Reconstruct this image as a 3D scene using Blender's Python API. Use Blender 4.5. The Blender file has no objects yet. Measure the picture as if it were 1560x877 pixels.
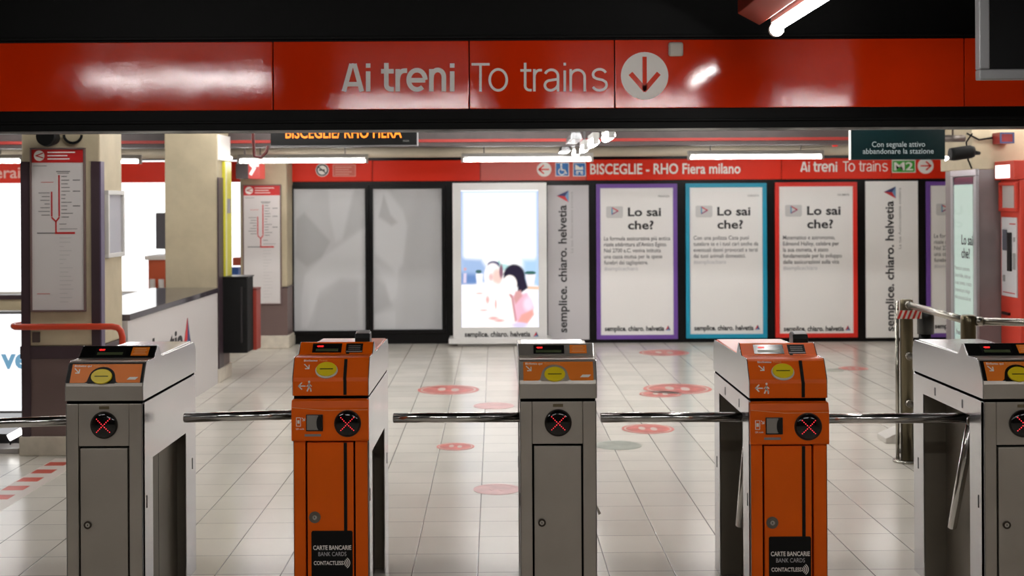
import bpy, bmesh, math, random
from mathutils import Vector, Matrix
random.seed(7)
C = bpy.context.scene
COL = C.collection
# ---------------------------------------------------------------- camera, world, exposure
F = 1874.0; VX, VY = 770.0, 306.0; ROLL = math.radians(0.30); H = 1.70
cd = bpy.data.cameras.new('camera'); cam = bpy.data.objects.new('camera', cd); COL.objects.link(cam)
cd.sensor_width = 36.0; cd.lens = F / 1560 * 36.0
cd.shift_x = (780 - VX) / 1560; cd.shift_y = -(438.5 - VY) / 1560
cd.clip_start = 0.05; cd.clip_end = 100
cam.matrix_world = Matrix.Translation((0, 0, H)) @ Matrix.Rotation(math.radians(90), 4, 'X') @ Matrix.Rotation(-ROLL, 4, 'Z')
cd.dof.use_dof = True; cd.dof.focus_distance = 5.6; cd.dof.aperture_fstop = 3.2
C.camera = cam
w = bpy.data.worlds.new('world'); C.world = w; w.use_nodes = True
w.node_tree.nodes['Background'].inputs[0].default_value = (0.9, 0.95, 1, 1)
w.node_tree.nodes['Background'].inputs[1].default_value = 0.02
vs = C.view_settings
vs.view_transform = 'Standard'; vs.look = 'None'; vs.exposure = 0.0; vs.gamma = 1.0; vs.use_curve_mapping = False
TUBE = 46.0        # strength of the hall's fluorescent tubes
NEAR = 74.0         # tubes on the camera's side of the beam

def pt(px, py, Y):
    u, v = px - VX, py - VY
    u, v = u - v * ROLL, v + u * ROLL
    return u * Y / F, H - v * Y / F
def X_(px, Y, py=306): return pt(px, py, Y)[0]
def Z_(px, py, Y): return pt(px, py, Y)[1]

# ---------------------------------------------------------------- materials
def lin(c):
    c = c / 255.0
    return c / 12.92 if c <= 0.04045 else ((c + 0.055) / 1.055) ** 2.4
def rgb(r, g, b): return (lin(r), lin(g), lin(b), 1)
MATS = {}
def mat(name, col, rough=0.5, metal=0.0, emit=0.0, ecol=None, noise=0.0, nscale=8.0, bump=0.0, bscale=40.0, spec=0.5, rnoise=0.0, aniso=False, coat=0.0, fine=0.0):
    if name in MATS: return MATS[name]
    m = bpy.data.materials.new(name); m.use_nodes = True
    nt = m.node_tree; b = nt.nodes['Principled BSDF']
    b.inputs['Base Color'].default_value = col; b.inputs['Roughness'].default_value = rough
    b.inputs['Metallic'].default_value = metal; b.inputs['Specular IOR Level'].default_value = spec
    b.inputs['Coat Weight'].default_value = coat; b.inputs['Coat Roughness'].default_value = 0.1
    if emit:
        b.inputs['Emission Color'].default_value = ecol or col; b.inputs['Emission Strength'].default_value = emit
    if noise or rnoise or bump:
        tc = nt.nodes.new('ShaderNodeTexCoord')
        mp = nt.nodes.new('ShaderNodeMapping'); nt.links.new(tc.outputs['Object'], mp.inputs[0])
        if aniso: mp.inputs['Scale'].default_value = (1, 1, 14)
        n = nt.nodes.new('ShaderNodeTexNoise'); n.inputs['Scale'].default_value = nscale; n.inputs['Detail'].default_value = 6
        nt.links.new(mp.outputs[0], n.inputs['Vector'])
        if noise:
            r = nt.nodes.new('ShaderNodeMapRange'); r.inputs[1].default_value = 0.3; r.inputs[2].default_value = 0.7
            r.inputs[3].default_value = 1 - noise; r.inputs[4].default_value = 1 + noise
            nt.links.new(n.outputs[0], r.inputs[0])
            mx = nt.nodes.new('ShaderNodeVectorMath'); mx.operation = 'SCALE'; mx.inputs[0].default_value = col[:3]
            nt.links.new(r.outputs[0], mx.inputs['Scale']); nt.links.new(mx.outputs[0], b.inputs['Base Color'])
        if rnoise:
            r = nt.nodes.new('ShaderNodeMapRange'); r.inputs[1].default_value = 0.3; r.inputs[2].default_value = 0.7
            r.inputs[3].default_value = max(0.02, rough - rnoise); r.inputs[4].default_value = rough + rnoise
            nt.links.new(n.outputs[0], r.inputs[0]); nt.links.new(r.outputs[0], b.inputs['Roughness'])
        if bump:
            n2 = nt.nodes.new('ShaderNodeTexNoise'); n2.inputs['Scale'].default_value = bscale; n2.inputs['Detail'].default_value = 3
            nt.links.new(tc.outputs['Object'], n2.inputs['Vector'])
            bp = nt.nodes.new('ShaderNodeBump'); bp.inputs['Strength'].default_value = bump; bp.inputs['Distance'].default_value = 0.01
            nt.links.new(n2.outputs[0], bp.inputs['Height']); nt.links.new(bp.outputs[0], b.inputs['Normal'])
            if fine:
                n3 = nt.nodes.new('ShaderNodeTexNoise'); n3.inputs['Scale'].default_value = 160; n3.inputs['Detail'].default_value = 2
                nt.links.new(tc.outputs['Object'], n3.inputs['Vector'])
                b3 = nt.nodes.new('ShaderNodeBump'); b3.inputs['Strength'].default_value = fine; b3.inputs['Distance'].default_value = 0.002
                nt.links.new(n3.outputs[0], b3.inputs['Height']); nt.links.new(bp.outputs[0], b3.inputs['Normal']); nt.links.new(b3.outputs[0], b.inputs['Normal'])
    MATS[name] = m
    return m
def glow(name, col, s):
    return mat(name, (0.02, 0.02, 0.02, 1), 0.4, emit=s, ecol=col)

BLACKPAINT = mat('black_paint', rgb(5, 5, 5), 0.5, spec=0.15, noise=0.3, nscale=5, bump=0.12, bscale=30)
BLACKGLOSS = mat('black_gloss_wall', rgb(11, 9, 10), 0.3, noise=0.3, nscale=3, spec=0.2)
STEEL = mat('brushed_steel', rgb(197, 190, 181), 0.42, 0.85, noise=0.06, nscale=5, rnoise=0.05, aniso=False)
STEELSIDE = mat('polished_steel_side', rgb(206, 206, 210), 0.2, 0.9, noise=0.03, nscale=3, rnoise=0.05)
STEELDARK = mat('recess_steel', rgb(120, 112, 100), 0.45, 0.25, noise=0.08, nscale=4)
CHROME = mat('chrome', rgb(215, 212, 208), 0.16, 1.0)
RAILSTEEL = mat('rail_steel', rgb(168, 163, 154), 0.26, 1.0)
ORANGE = mat('orange_enamel', rgb(240, 100, 2), 0.42, 0.0, noise=0.05, nscale=5, spec=0.25)
LABELORANGE = mat('orange_label', rgb(240, 126, 22), 0.45)
BLACKPLASTIC = mat('black_plastic', rgb(14, 13, 13), 0.3)
BLACKMATT = mat('black_matt', rgb(10, 10, 10), 0.6, spec=0.25)
YELLOW = mat('yellow_plastic', rgb(240, 214, 14), 0.35)
WHITEINK = mat('white_ink', rgb(248, 244, 238), 0.5)
GREYINK = mat('grey_ink', rgb(150, 148, 146), 0.6)
DARKINK = mat('dark_ink', rgb(38, 36, 38), 0.6)
LIGHTINK = mat('light_grey_ink', rgb(196, 194, 196), 0.6)
BRASS = mat('dull_brass', rgb(120, 108, 84), 0.45, 0.6)
REDLED = glow('red_led', (1.0, 0.035, 0.05, 1), 2.6)
REDLED2 = glow('red_led_text', (1.0, 0.02, 0.02, 1), 1.6)
LCD = mat('lcd_green', rgb(74, 84, 56), 0.3)
AMBERLED = glow('amber_led', (1.0, 0.24, 0.01, 1), 2.2)
REDPANEL = mat('red_sign_enamel', rgb(222, 50, 2), 0.07, noise=0.06, nscale=2.5, bump=0.10, bscale=5, rnoise=0.03, fine=0.06)
REDBAND = mat('red_wall_band', rgb(226, 40, 2), 0.5, spec=0.3, noise=0.05, nscale=1.5)
REDBANDFADED = mat('faded_red_band', rgb(206, 74, 58), 0.4, noise=0.05, nscale=1.5)
CREAM = mat('cream_plaster', rgb(188, 174, 146), 0.6, noise=0.08, nscale=6, bump=0.1, bscale=25)
BROWN = mat('brown_laminate', rgb(112, 92, 88), 0.4, noise=0.08, nscale=2)
DARKBROWN = mat('dark_brown_guard', rgb(66, 50, 56), 0.35)
PLINTH = mat('stone_plinth', rgb(214, 204, 188), 0.5, noise=0.14, nscale=9)
REFLECTBLACK = mat('reflection_black', rgb(9, 9, 9), 0.4, spec=0.15)  # black stands in for steel mirroring a dark ceiling
GAPBLACK = mat('gap_black', rgb(4, 4, 4), 0.9, spec=0.02)
GREYMETAL = mat('grey_painted_metal', rgb(122, 120, 122), 0.4, 0.2)
LIGHTMETAL = mat('light_painted_metal', rgb(214, 212, 208), 0.4, 0.1)
WHITESHEET = mat('white_poster_sheet', rgb(240, 237, 234), 0.45)
WHITEPANEL = mat('white_vinyl_panel', rgb(214, 208, 206), 0.45)
TUBEM = glow('fluorescent_tube', (1.0, 0.985, 0.965, 1), TUBE)
TUBENEAR = glow('fluorescent_tube_entrance', (1.0, 0.97, 0.94, 1), NEAR)
GLASSM = None

# ---------------------------------------------------------------- mesh helpers
class Plane:
    def __init__(s, o, r=(1, 0, 0), u=(0, 0, 1)):
        s.o, s.r, s.u = Vector(o), Vector(r).normalized(), Vector(u).normalized(); s.n = s.r.cross(s.u)
    def __call__(s, u, v, h=0.0): return s.o + s.r * u + s.u * v + s.n * h
def wloc(o):
    v = Vector((0, 0, 0))
    while o is not None: v += o.location; o = o.parent
    return v
class MB:
    def __init__(s): s.v = []; s.f = []; s.m = []; s.smooth = set()
    def face(s, idx, m=0, sm=False):
        if sm: s.smooth.add(len(s.f))
        s.f.append(idx); s.m.append(m)
    def loops(s, A, B, m=0, caps=True, sm=False):
        n = len(A); a = len(s.v); s.v += [Vector(p) for p in A] + [Vector(p) for p in B]
        for i in range(n): s.face((a + i, a + (i + 1) % n, a + n + (i + 1) % n, a + n + i), m, sm)
        if caps: s.face(tuple(range(a, a + n))[::-1], m); s.face(tuple(range(a + n, a + 2 * n)), m)
        return s
    def box(s, x0, x1, y0, y1, z0, z1, m=0):
        return s.loops([(x0, y0, z0), (x1, y0, z0), (x1, y1, z0), (x0, y1, z0)], [(x0, y0, z1), (x1, y0, z1), (x1, y1, z1), (x0, y1, z1)], m)
    def prism_x(s, prof, x0, x1, m=0): return s.loops([(x0, y, z) for y, z in prof], [(x1, y, z) for y, z in prof], m)
    def prism_y(s, prof, y0, y1, m=0): return s.loops([(x, y0, z) for x, z in prof], [(x, y1, z) for x, z in prof], m)
    def poly(s, P, pts, h0=0.0, h1=0.002, m=0, sm=False):
        return s.loops([P(u, v, h0) for u, v in pts], [P(u, v, h1) for u, v in pts], m, True, sm)
    def rect(s, P, u0, u1, v0, v1, h0=0.0, h1=0.002, m=0): return s.poly(P, [(u0, v0), (u1, v0), (u1, v1), (u0, v1)], h0, h1, m)
    def ell(s, P, u, v, ru, rv=None, h0=0.0, h1=0.002, m=0, n=32):
        rv = rv or ru
        return s.poly(P, [(u + ru * math.cos(2 * math.pi * i / n), v + rv * math.sin(2 * math.pi * i / n)) for i in range(n)], h0, h1, m)
    def ring(s, P, u, v, r0, r1, h0=0.0, h1=0.002, m=0, n=32, a0=0, a1=360, sv=1.0):
        full = abs(a1 - a0) >= 360; k = n if full else n + 1; base = len(s.v)
        for i in range(k):
            a = math.radians(a0 + (a1 - a0) * i / n); c, d = math.cos(a), math.sin(a) * sv
            for r, h in ((r0, h0), (r1, h0), (r1, h1), (r0, h1)): s.v.append(P(u + r * c, v + r * d, h))
        for i in range(n):
            a = base + 4 * i; b = base + 4 * ((i + 1) % k)
            for j in range(4): s.face((a + j, a + (j + 1) % 4, b + (j + 1) % 4, b + j), m)
        if not full:
            s.face((base, base + 1, base + 2, base + 3), m); e = base + 4 * n; s.face((e + 3, e + 2, e + 1, e), m)
        return s
    def frame(s, P, u0, u1, v0, v1, t, h0=0.0, h1=0.02, m=0):
        s.rect(P, u0, u1, v0, v0 + t, h0, h1, m); s.rect(P, u0, u1, v1 - t, v1, h0, h1, m)
        s.rect(P, u0, u0 + t, v0 + t, v1 - t, h0, h1, m); return s.rect(P, u1 - t, u1, v0 + t, v1 - t, h0, h1, m)
    def stroke(s, P, pts, wd, h0=0.0, h1=0.002, m=0):
        for (a, b), (c, d) in zip(pts[:-1], pts[1:]):
            L = math.hypot(c - a, d - b) or 1; nx, ny = -(d - b) / L * wd / 2, (c - a) / L * wd / 2
            ex, ey = (c - a) / L * wd * .3, (d - b) / L * wd * .3
            s.poly(P, [(a - ex + nx, b - ey + ny), (a - ex - nx, b - ey - ny), (c + ex - nx, d + ey - ny), (c + ex + nx, d + ey + ny)], h0, h1, m)
        return s
    def tube(s, pts, r, n=14, m=0, radii=None):
        pts = [Vector(p) for p in pts]; rings = []
        t0 = (pts[1] - pts[0]).normalized(); up = Vector((0, 0, 1)) if abs(t0.z) < .9 else Vector((1, 0, 0))
        a = t0.cross(up).normalized()
        for i, p in enumerate(pts):
            t = (pts[min(i + 1, len(pts) - 1)] - pts[max(i - 1, 0)]).normalized()
            a = (a - t * a.dot(t)).normalized(); b = t.cross(a); rr = radii[i] if radii else r
            rings.append(len(s.v))
            for k in range(n):
                an = 2 * math.pi * k / n; s.v.append(p + (a * math.cos(an) + b * math.sin(an)) * rr)
        for q, w_ in zip(rings[:-1], rings[1:]):
            for k in range(n): s.face((q + k, q + (k + 1) % n, w_ + (k + 1) % n, w_ + k), m, True)
        s.face(tuple(range(rings[0], rings[0] + n))[::-1], m); s.face(tuple(range(rings[-1], rings[-1] + n)), m)
        return s
    def build(s, name, mats, parent=None, bevel=0.0, world=True, seg=2):
        if not isinstance(mats, (list, tuple)): mats = [mats]
        off = wloc(parent) if (parent is not None and world) else Vector((0, 0, 0))
        me = bpy.data.meshes.new(name); me.from_pydata([tuple(v - off) for v in s.v], [], s.f)
        for mm in mats: me.materials.append(mm)
        for i, p in enumerate(me.polygons):
            p.material_index = s.m[i]
            if i in s.smooth: p.use_smooth = True
        bm = bmesh.new(); bm.from_mesh(me); bmesh.ops.recalc_face_normals(bm, faces=bm.faces); bm.to_mesh(me); bm.free()
        o = bpy.data.objects.new(name, me); COL.objects.link(o)
        if parent is not None: o.parent = parent
        if bevel:
            b = o.modifiers.new('bevel', 'BEVEL'); b.width = bevel; b.segments = seg; b.limit_method = 'ANGLE'; b.angle_limit = math.radians(35)
        return o
def tag(o, label=None, cat=None, group=None, kind=None):
    if label: o['label'] = label
    if cat: o['category'] = cat
    if group: o['group'] = group
    if kind: o['kind'] = kind
    return o
def thing(name, loc, label, cat, group=None, kind=None):
    o = bpy.data.objects.new(name, None); COL.objects.link(o); o.location = loc; o.empty_display_size = 0.1
    return tag(o, label, cat, group, kind)
def struct(mb, name, m, bevel=0, parent=None):
    o = mb.build(name, m, parent, bevel); o['kind'] = 'structure'; return o
def arc_pts(cx, cy, rx, ry, a0, a1, n=14):
    return [(cx + rx * math.cos(math.radians(a0 + (a1 - a0) * i / n)), cy - ry * math.sin(math.radians(a0 + (a1 - a0) * i / n))) for i in range(n + 1)]
# signage lettering drawn as pen strokes: x to the right, y downwards, baseline 418, capital top 292
BOLD_AI_TRENI = [[(12, 418), (47, 292)], [(60, 292), (94, 418)], [(47, 300), (60, 300)], [(26, 385), (80, 385)], [(123, 418), (123, 326)], [(123, 310), (123, 290)],
    [(206, 288), (206, 388)] + arc_pts(228, 388, 22, 20, 180, 270, 5) + [(240, 408)], [(182, 326), (240, 326)], [(258, 418), (258, 316)], [(258, 362)] + arc_pts(290, 356, 30, 33, 170, 95, 6) + [(301, 323)],
    [(310, 367), (384, 367)], arc_pts(346, 365, 38, 44, 0, 312, 26), [(412, 418), (412, 316)], [(412, 360)] + arc_pts(441, 352, 28, 32, 165, 0, 12) + [(469, 418)], [(507, 418), (507, 326)], [(507, 310), (507, 290)]]
THIN_TO_TRAINS = [[(595, 294), (678, 294)], [(636, 294), (636, 418)], arc_pts(717, 365, 39, 48, 0, 360, 32), [(840, 287), (840, 392)] + arc_pts(860, 392, 20, 20, 180, 270, 5) + [(870, 412)], [(818, 322), (868, 322)],
    [(882, 418), (882, 316)], [(882, 356)] + arc_pts(906, 352, 24, 31, 170, 95, 6) + [(917, 321)], arc_pts(960, 347, 30, 28, 160, 0, 12) + [(990, 418)], [(990, 362), (962, 366)] + arc_pts(956, 390, 26, 23, 85, 300, 12) + [(982, 402), (990, 388)],
    [(1021, 418), (1021, 322)], [(1021, 300), (1021, 287)], [(1048, 418), (1048, 316)], [(1048, 360)] + arc_pts(1080, 352, 32, 32, 165, 0, 12) + [(1112, 418)],
    arc_pts(1180, 341, 30, 24, 20, 180, 10) + [(1153, 352), (1166, 360), (1194, 366), (1208, 375)] + arc_pts(1180, 389, 32, 24, 20, -160, 10)]
def pen(mb, P, strokes, fn, wd, h=0.003, m=0):
    """draw strokes as flat ribbons; fn turns drawing units into plane units"""
    for si, st in enumerate(strokes):
        h = h + 0.00025
        q = [fn(x, y) for x, y in st]; n = len(q); closed = math.hypot(q[0][0] - q[-1][0], q[0][1] - q[-1][1]) < 1e-6; a = len(mb.v)
        for i in range(n):
            p0 = q[i - 1] if i else (q[-2] if closed else None); p1 = q[i + 1] if i < n - 1 else (q[1] if closed else None)
            d0 = ((q[i][0] - p0[0], q[i][1] - p0[1]) if p0 else None); d1 = ((p1[0] - q[i][0], p1[1] - q[i][1]) if p1 else None)
            nn = [(-d[1] / math.hypot(*d), d[0] / math.hypot(*d)) for d in (d0, d1) if d and math.hypot(*d) > 1e-9]
            nx, ny = sum(t[0] for t in nn), sum(t[1] for t in nn); L = math.hypot(nx, ny) or 1; nx /= L; ny /= L
            k = wd / 2 / max(.6, nx * nn[0][0] + ny * nn[0][1])
            mb.v.append(P(q[i][0] + nx * k, q[i][1] + ny * k, h)); mb.v.append(P(q[i][0] - nx * k, q[i][1] - ny * k, h))
        for i in range(n - 1): b = a + 2 * i; mb.face((b, b + 1, b + 3, b + 2), m)
    return mb
TXT = {}
def glyphs(s, bold):
    if (s, bold) in TXT: return TXT[(s, bold)]
    cu = bpy.data.curves.new('lettering', 'FONT'); cu.body = s; cu.size = 1.0; cu.offset = bold; cu.resolution_u = 3
    ob = bpy.data.objects.new('lettering', cu); COL.objects.link(ob)
    dg = bpy.context.evaluated_depsgraph_get()
    me = bpy.data.meshes.new_from_object(ob.evaluated_get(dg))
    r = ([(v.co.x, v.co.y) for v in me.vertices], [tuple(p.vertices) for p in me.polygons])
    bpy.data.objects.remove(ob); bpy.data.curves.remove(cu); bpy.data.meshes.remove(me)
    TXT[(s, bold)] = r; return r
def text(mb, P, s, u0, u1, base, cap=None, bold=0.0, h=0.003, m=0, align=None, vertical=False):
    """letters on plane P: first glyph edge at u0, last at u1, baseline at base, capital height cap"""
    vs_, fs = glyphs(s, bold); hv, _ = glyphs('H', bold)
    if not vs_: return mb
    H0 = max(v[1] for v in hv); x0 = min(v[0] for v in vs_); x1 = max(v[0] for v in vs_)
    if u1 is None: sy = cap / H0; sx = sy
    else: sx = (u1 - u0) / (x1 - x0); sy = cap / H0 if cap else sx
    a = len(mb.v)
    for x, y in vs_:
        uu, vv = (x - x0) * sx, y * sy
        mb.v.append(P(u0 + uu, base + vv, h) if not vertical else P(base - vv, u0 + uu, h))
    for f in fs: mb.face(tuple(a + i for i in f), m)
    return mb
def vcolor_sheet(name, P, u0, u1, v0, v1, nu, nv, fn, parent, emit=0.0, h=0.0):
    mb = MB()
    for j in range(nv + 1):
        for i in range(nu + 1): mb.v.append(P(u0 + (u1 - u0) * i / nu, v0 + (v1 - v0) * j / nv, h))
    for j in range(nv):
        for i in range(nu): a = j * (nu + 1) + i; mb.face((a, a + 1, a + nu + 2, a + nu + 1))
    m = bpy.data.materials.new(name + '_print'); m.use_nodes = True; nt = m.node_tree; b = nt.nodes['Principled BSDF']
    at = nt.nodes.new('ShaderNodeVertexColor'); at.layer_name = 'print'
    if emit:
        nt.links.new(at.outputs[0], b.inputs['Emission Color']); b.inputs['Emission Strength'].default_value = emit
        b.inputs['Base Color'].default_value = (0.003, 0.003, 0.003, 1); b.inputs['Roughness'].default_value = 0.6; b.inputs['Specular IOR Level'].default_value = 0.1
    else:
        nt.links.new(at.outputs[0], b.inputs['Base Color']); b.inputs['Roughness'].default_value = 0.45
    o = mb.build(name, m, parent)
    ca = o.data.color_attributes.new('print', 'FLOAT_COLOR', 'POINT')
    for j in range(nv + 1):
        for i in range(nu + 1):
            c = fn(i / nu, j / nv); ca.data[j * (nu + 1) + i].color = (c[0], c[1], c[2], 1)
    return o
def sdpoly(p, P):
    d = 1e9; inside = False; n = len(P); x, y = p
    for i in range(n):
        x0, y0 = P[i]; x1, y1 = P[(i + 1) % n]
        ex, ey = x1 - x0, y1 - y0; t = max(0, min(1, ((x - x0) * ex + (y - y0) * ey) / (ex * ex + ey * ey + 1e-9)))
        d = min(d, math.hypot(x - x0 - ex * t, y - y0 - ey * t))
        if (y0 > y) != (y1 > y) and x < (x1 - x0) * (y - y0) / (y1 - y0) + x0: inside = not inside
    return -d if inside else d
def soft(d, e): t = max(0, min(1, 0.5 - d / (2 * e))); return t * t * (3 - 2 * t)
def mixc(a, b, t): return tuple(a[i] + (b[i] - a[i]) * t for i in range(3))

# ---------------------------------------------------------------- the setting
YW = 14.7; BY = 7.0
def floor_material():
    m = bpy.data.materials.new('floor_tiles'); m.use_nodes = True; nt = m.node_tree; b = nt.nodes['Principled BSDF']; N = nt.nodes.new; L = nt.links.new
    tc = N('ShaderNodeTexCoord'); mp = N('ShaderNodeMapping'); L(tc.outputs['Object'], mp.inputs[0])
    mp.inputs['Rotation'].default_value = (0, 0, -0.0087); T = 0.2995
    mp.inputs['Scale'].default_value = (1 / T, 1 / T, 1)
    mp.inputs['Location'].default_value = ((0.136 - 0.0087 * 5.58) / T + 40, -6.237 / T + 40, 0)
    sx = N('ShaderNodeSeparateXYZ'); L(mp.outputs[0], sx.inputs[0])
    def M(op, a, b_=None):
        n = N('ShaderNodeMath'); n.operation = op
        for i, q in enumerate((a, b_)):
            if q is None: continue
            if isinstance(q, (int, float)): n.inputs[i].default_value = q
            else: L(q, n.inputs[i])
        return n.outputs[0]
    def line(c, wd):
        f = M('FRACT', c); d = M('MINIMUM', f, M('SUBTRACT', 1.0, f))
        r = N('ShaderNodeMapRange'); r.inputs[1].default_value = wd * 0.5; r.inputs[2].default_value = wd; r.inputs[3].default_value = 1; r.inputs[4].default_value = 0
        L(d, r.inputs[0]); return r.outputs[0]
    gx = line(sx.outputs[0], 0.013); gy = line(sx.outputs[1], 0.013); g = M('MAXIMUM', gx, M('MULTIPLY', gy, 0.75))
    cb = N('ShaderNodeCombineXYZ'); L(M('FLOOR', sx.outputs[0]), cb.inputs[0]); L(M('FLOOR', sx.outputs[1]), cb.inputs[1])
    wn = N('ShaderNodeTexWhiteNoise'); wn.noise_dimensions = '2D'; L(cb.outputs[0], wn.inputs['Vector'])
    ns = N('ShaderNodeTexNoise'); ns.inputs['Scale'].default_value = 2.5; ns.inputs['Detail'].default_value = 7; L(tc.outputs['Object'], ns.inputs['Vector'])
    var = M('ADD', M('MULTIPLY', wn.outputs['Value'], 0.10), M('MULTIPLY', ns.outputs[0], 0.16))
    sc = M('ADD', var, 0.87)
    col = N('ShaderNodeVectorMath'); col.operation = 'SCALE'; col.inputs[0].default_value = rgb(226, 220, 208)[:3]; L(sc, col.inputs['Scale'])
    mx = N('ShaderNodeMix'); mx.data_type = 'RGBA'; L(g, mx.inputs['Factor']); L(col.outputs[0], mx.inputs[6]); mx.inputs[7].default_value = rgb(112, 104, 98)
    L(mx.outputs[2], b.inputs['Base Color'])
    rr = N('ShaderNodeMapRange'); rr.inputs[1].default_value = 0.3; rr.inputs[2].default_value = 0.7; rr.inputs[3].default_value = 0.17; rr.inputs[4].default_value = 0.22
    L(ns.outputs[0], rr.inputs[0]); L(rr.outputs[0], b.inputs['Roughness'])
    bp = N('ShaderNodeBump'); bp.inputs['Strength'].default_value = 0.25; bp.inputs['Distance'].default_value = 0.003; L(M('SUBTRACT', 1.0, g), bp.inputs['Height']); L(bp.outputs[0], b.inputs['Normal'])
    return m
struct(MB().box(-8.0, 6.8, -3.2, 17.2, -0.1, 0), 'floor', floor_material())
struct(MB().box(-8.0, 6.8, -3.2, 17.2, 3.0, 3.1), 'ceiling', BLACKPAINT)
struct(MB().box(-8.0, -7.8, -3.2, 17.2, 0, 3.0), 'wall_left', CREAM)
struct(MB().box(6.5, 6.8, -3.2, 17.2, 0, 3.0), 'wall_right', CREAM)
struct(MB().box(-7.8, 6.5, -3.2, -3.0, 0, 3.0), 'wall_front', mat('entrance_wall', rgb(96, 88, 82), 0.6))
XS = X_(366, YW)     # shop opening ends here
struct(MB().box(XS, 6.5, YW, YW + .2, 0, 3.0).box(-7.8, XS, YW, YW + .2, Z_(200, 244, YW), 3.0), 'wall_back', BLACKGLOSS)
# beam across the hall
zb_t, zb_b, zf = Z_(780, 62.5, BY), Z_(780, 166, BY), Z_(780, 200, BY)
bm_ = MB().box(-7.8, 6.5, BY, BY + .3, zf + .013, 3.0)
beam = struct(bm_, 'beam', BLACKPAINT)
struct(MB().box(-7.8, 6.5, BY - .012, BY + .02, zf, zf + .012), 'beam_edge', mat('mottled_edge_metal', rgb(120, 116, 112), 0.35, 0.5, noise=0.5, nscale=4), 0, beam)  # paler mottled strip along the beam's lower edge
struct(MB().box(-7.8, 6.5, BY - .02, BY + .001, zb_b - .075, zb_b - .06).box(-7.8, 6.5, BY - .03, BY + .001, zb_t + .012, zb_t + .03), 'beam_ledge', BLACKPAINT, .003, beam)
# second crossbeam close to the far wall with its red line, and the duct
cb = struct(MB().box(-7.8, 6.5, 12.1, 12.35, Z_(770, 222, 12.1), 3.0), 'crossbeam', mat('dark_brown_beam', rgb(58, 46, 44), 0.5, noise=.2))
struct(MB().box(-7.8, 6.5, 12.085, 12.101, Z_(770, 216, 12.1), Z_(770, 211.5, 12.1)), 'crossbeam_stripe', mat('red_stripe', rgb(150, 26, 10), .5), 0, cb)
dz = Z_(770, 232, 14.2)
duct = tag(MB().tube([(-7.8, 14.25, dz + .01), (6.5, 14.25, dz + .01)], .062, 16).build('ceiling_duct', mat('duct_paint', rgb(188, 176, 156), .45, noise=.12, nscale=3)), 'long beige duct running above the red band of the far wall', 'duct')
tag(MB().tube([(-7.8, 13.95, dz + .14), (6.5, 13.95, dz + .14)], .04, 12).build('ceiling_pipe', mat('pipe_paint', rgb(120, 104, 96), .45)), 'thin brown pipe running parallel above the beige duct', 'pipe')

# ---------------------------------------------------------------- lamps
def lamp_x(x0, x1, Y, z, label, group, m=TUBEM, r=.019, top=3.0):
    t = thing('fluorescent_lamp', ((x0 + x1) / 2, Y, z), label, 'lamp', group)
    mb = MB().box(x0 + .03, x1 - .03, Y - .03, Y + .03, z + .03, z + .075); mb.build('housing', LIGHTMETAL, t, .004)
    st = MB()
    for x in (x0 + .25, x1 - .25): st.tube([(x, Y, z + .075), (x, Y, top)], .006, 8)
    st.build('hanger', GREYMETAL, t)
    for x, d in ((x0, .03), (x1, -.03)): MB().box(min(x, x + d), max(x, x + d), Y - .024, Y + .024, z - .024, z + .075).build('end_cap', LIGHTMETAL, t, .004)
    MB().tube([(x0 + .03, Y, z), (x1 - .03, Y, z)], r, 12).build('tube', m, t)
    return t
def lamp_y(x, y0, y1, z, label, group, m=TUBEM, r=.019, top=3.0, ring=False):
    t = thing('fluorescent_lamp', (x, (y0 + y1) / 2, z), label, 'lamp', group)
    MB().box(x - .03, x + .03, y0 + .03, y1 - .03, z + .03, z + .075).build('housing', LIGHTMETAL, t, .004)
    st = MB()
    for y in (y0 + .2, y1 - .2): st.tube([(x, y, z + .075), (x, y, top)], .006, 8)
    st.build('hanger', GREYMETAL, t)
    for y, d in ((y0, .03), (y1, -.03)): MB().box(x - .024, x + .024, min(y, y + d), max(y, y + d), z - .024, z + .075).build('end_cap', LIGHTMETAL, t, .004)
    MB().tube([(x, y0 + .03, z), (x, y1 - .03, z)], r, 12).build('tube', m, t)
    return t
g = 'wall washing tubes before the red band'
YL = 13.45
for (a, b, py), lb in zip([(362, 561, 245.5), (703, 904, 243.5), (1048, 1255, 239.5), (110, 216, 246.5)],
        ['horizontal tube lamp above the two grey frosted display windows', 'horizontal tube lamp above the lit white advertising screen', 'horizontal tube lamp above the teal and red framed posters', 'tube lamp partly behind the front column beside the shop window']):
    lamp_x(X_(a, YL), X_(b, YL), YL, Z_((a + b) / 2, py, YL), lb, g, r=.014)
lamp_x(-7.0, X_(36, YL), YL, Z_(20, 246, YL), 'tube lamp at the left edge over the shop window', g, r=.014)
lamp_x(X_(1310, YL), X_(1440, YL), YL, Z_(1390, 236, YL), 'tube lamp behind the hanging dark green sign', g, r=.014)
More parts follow.
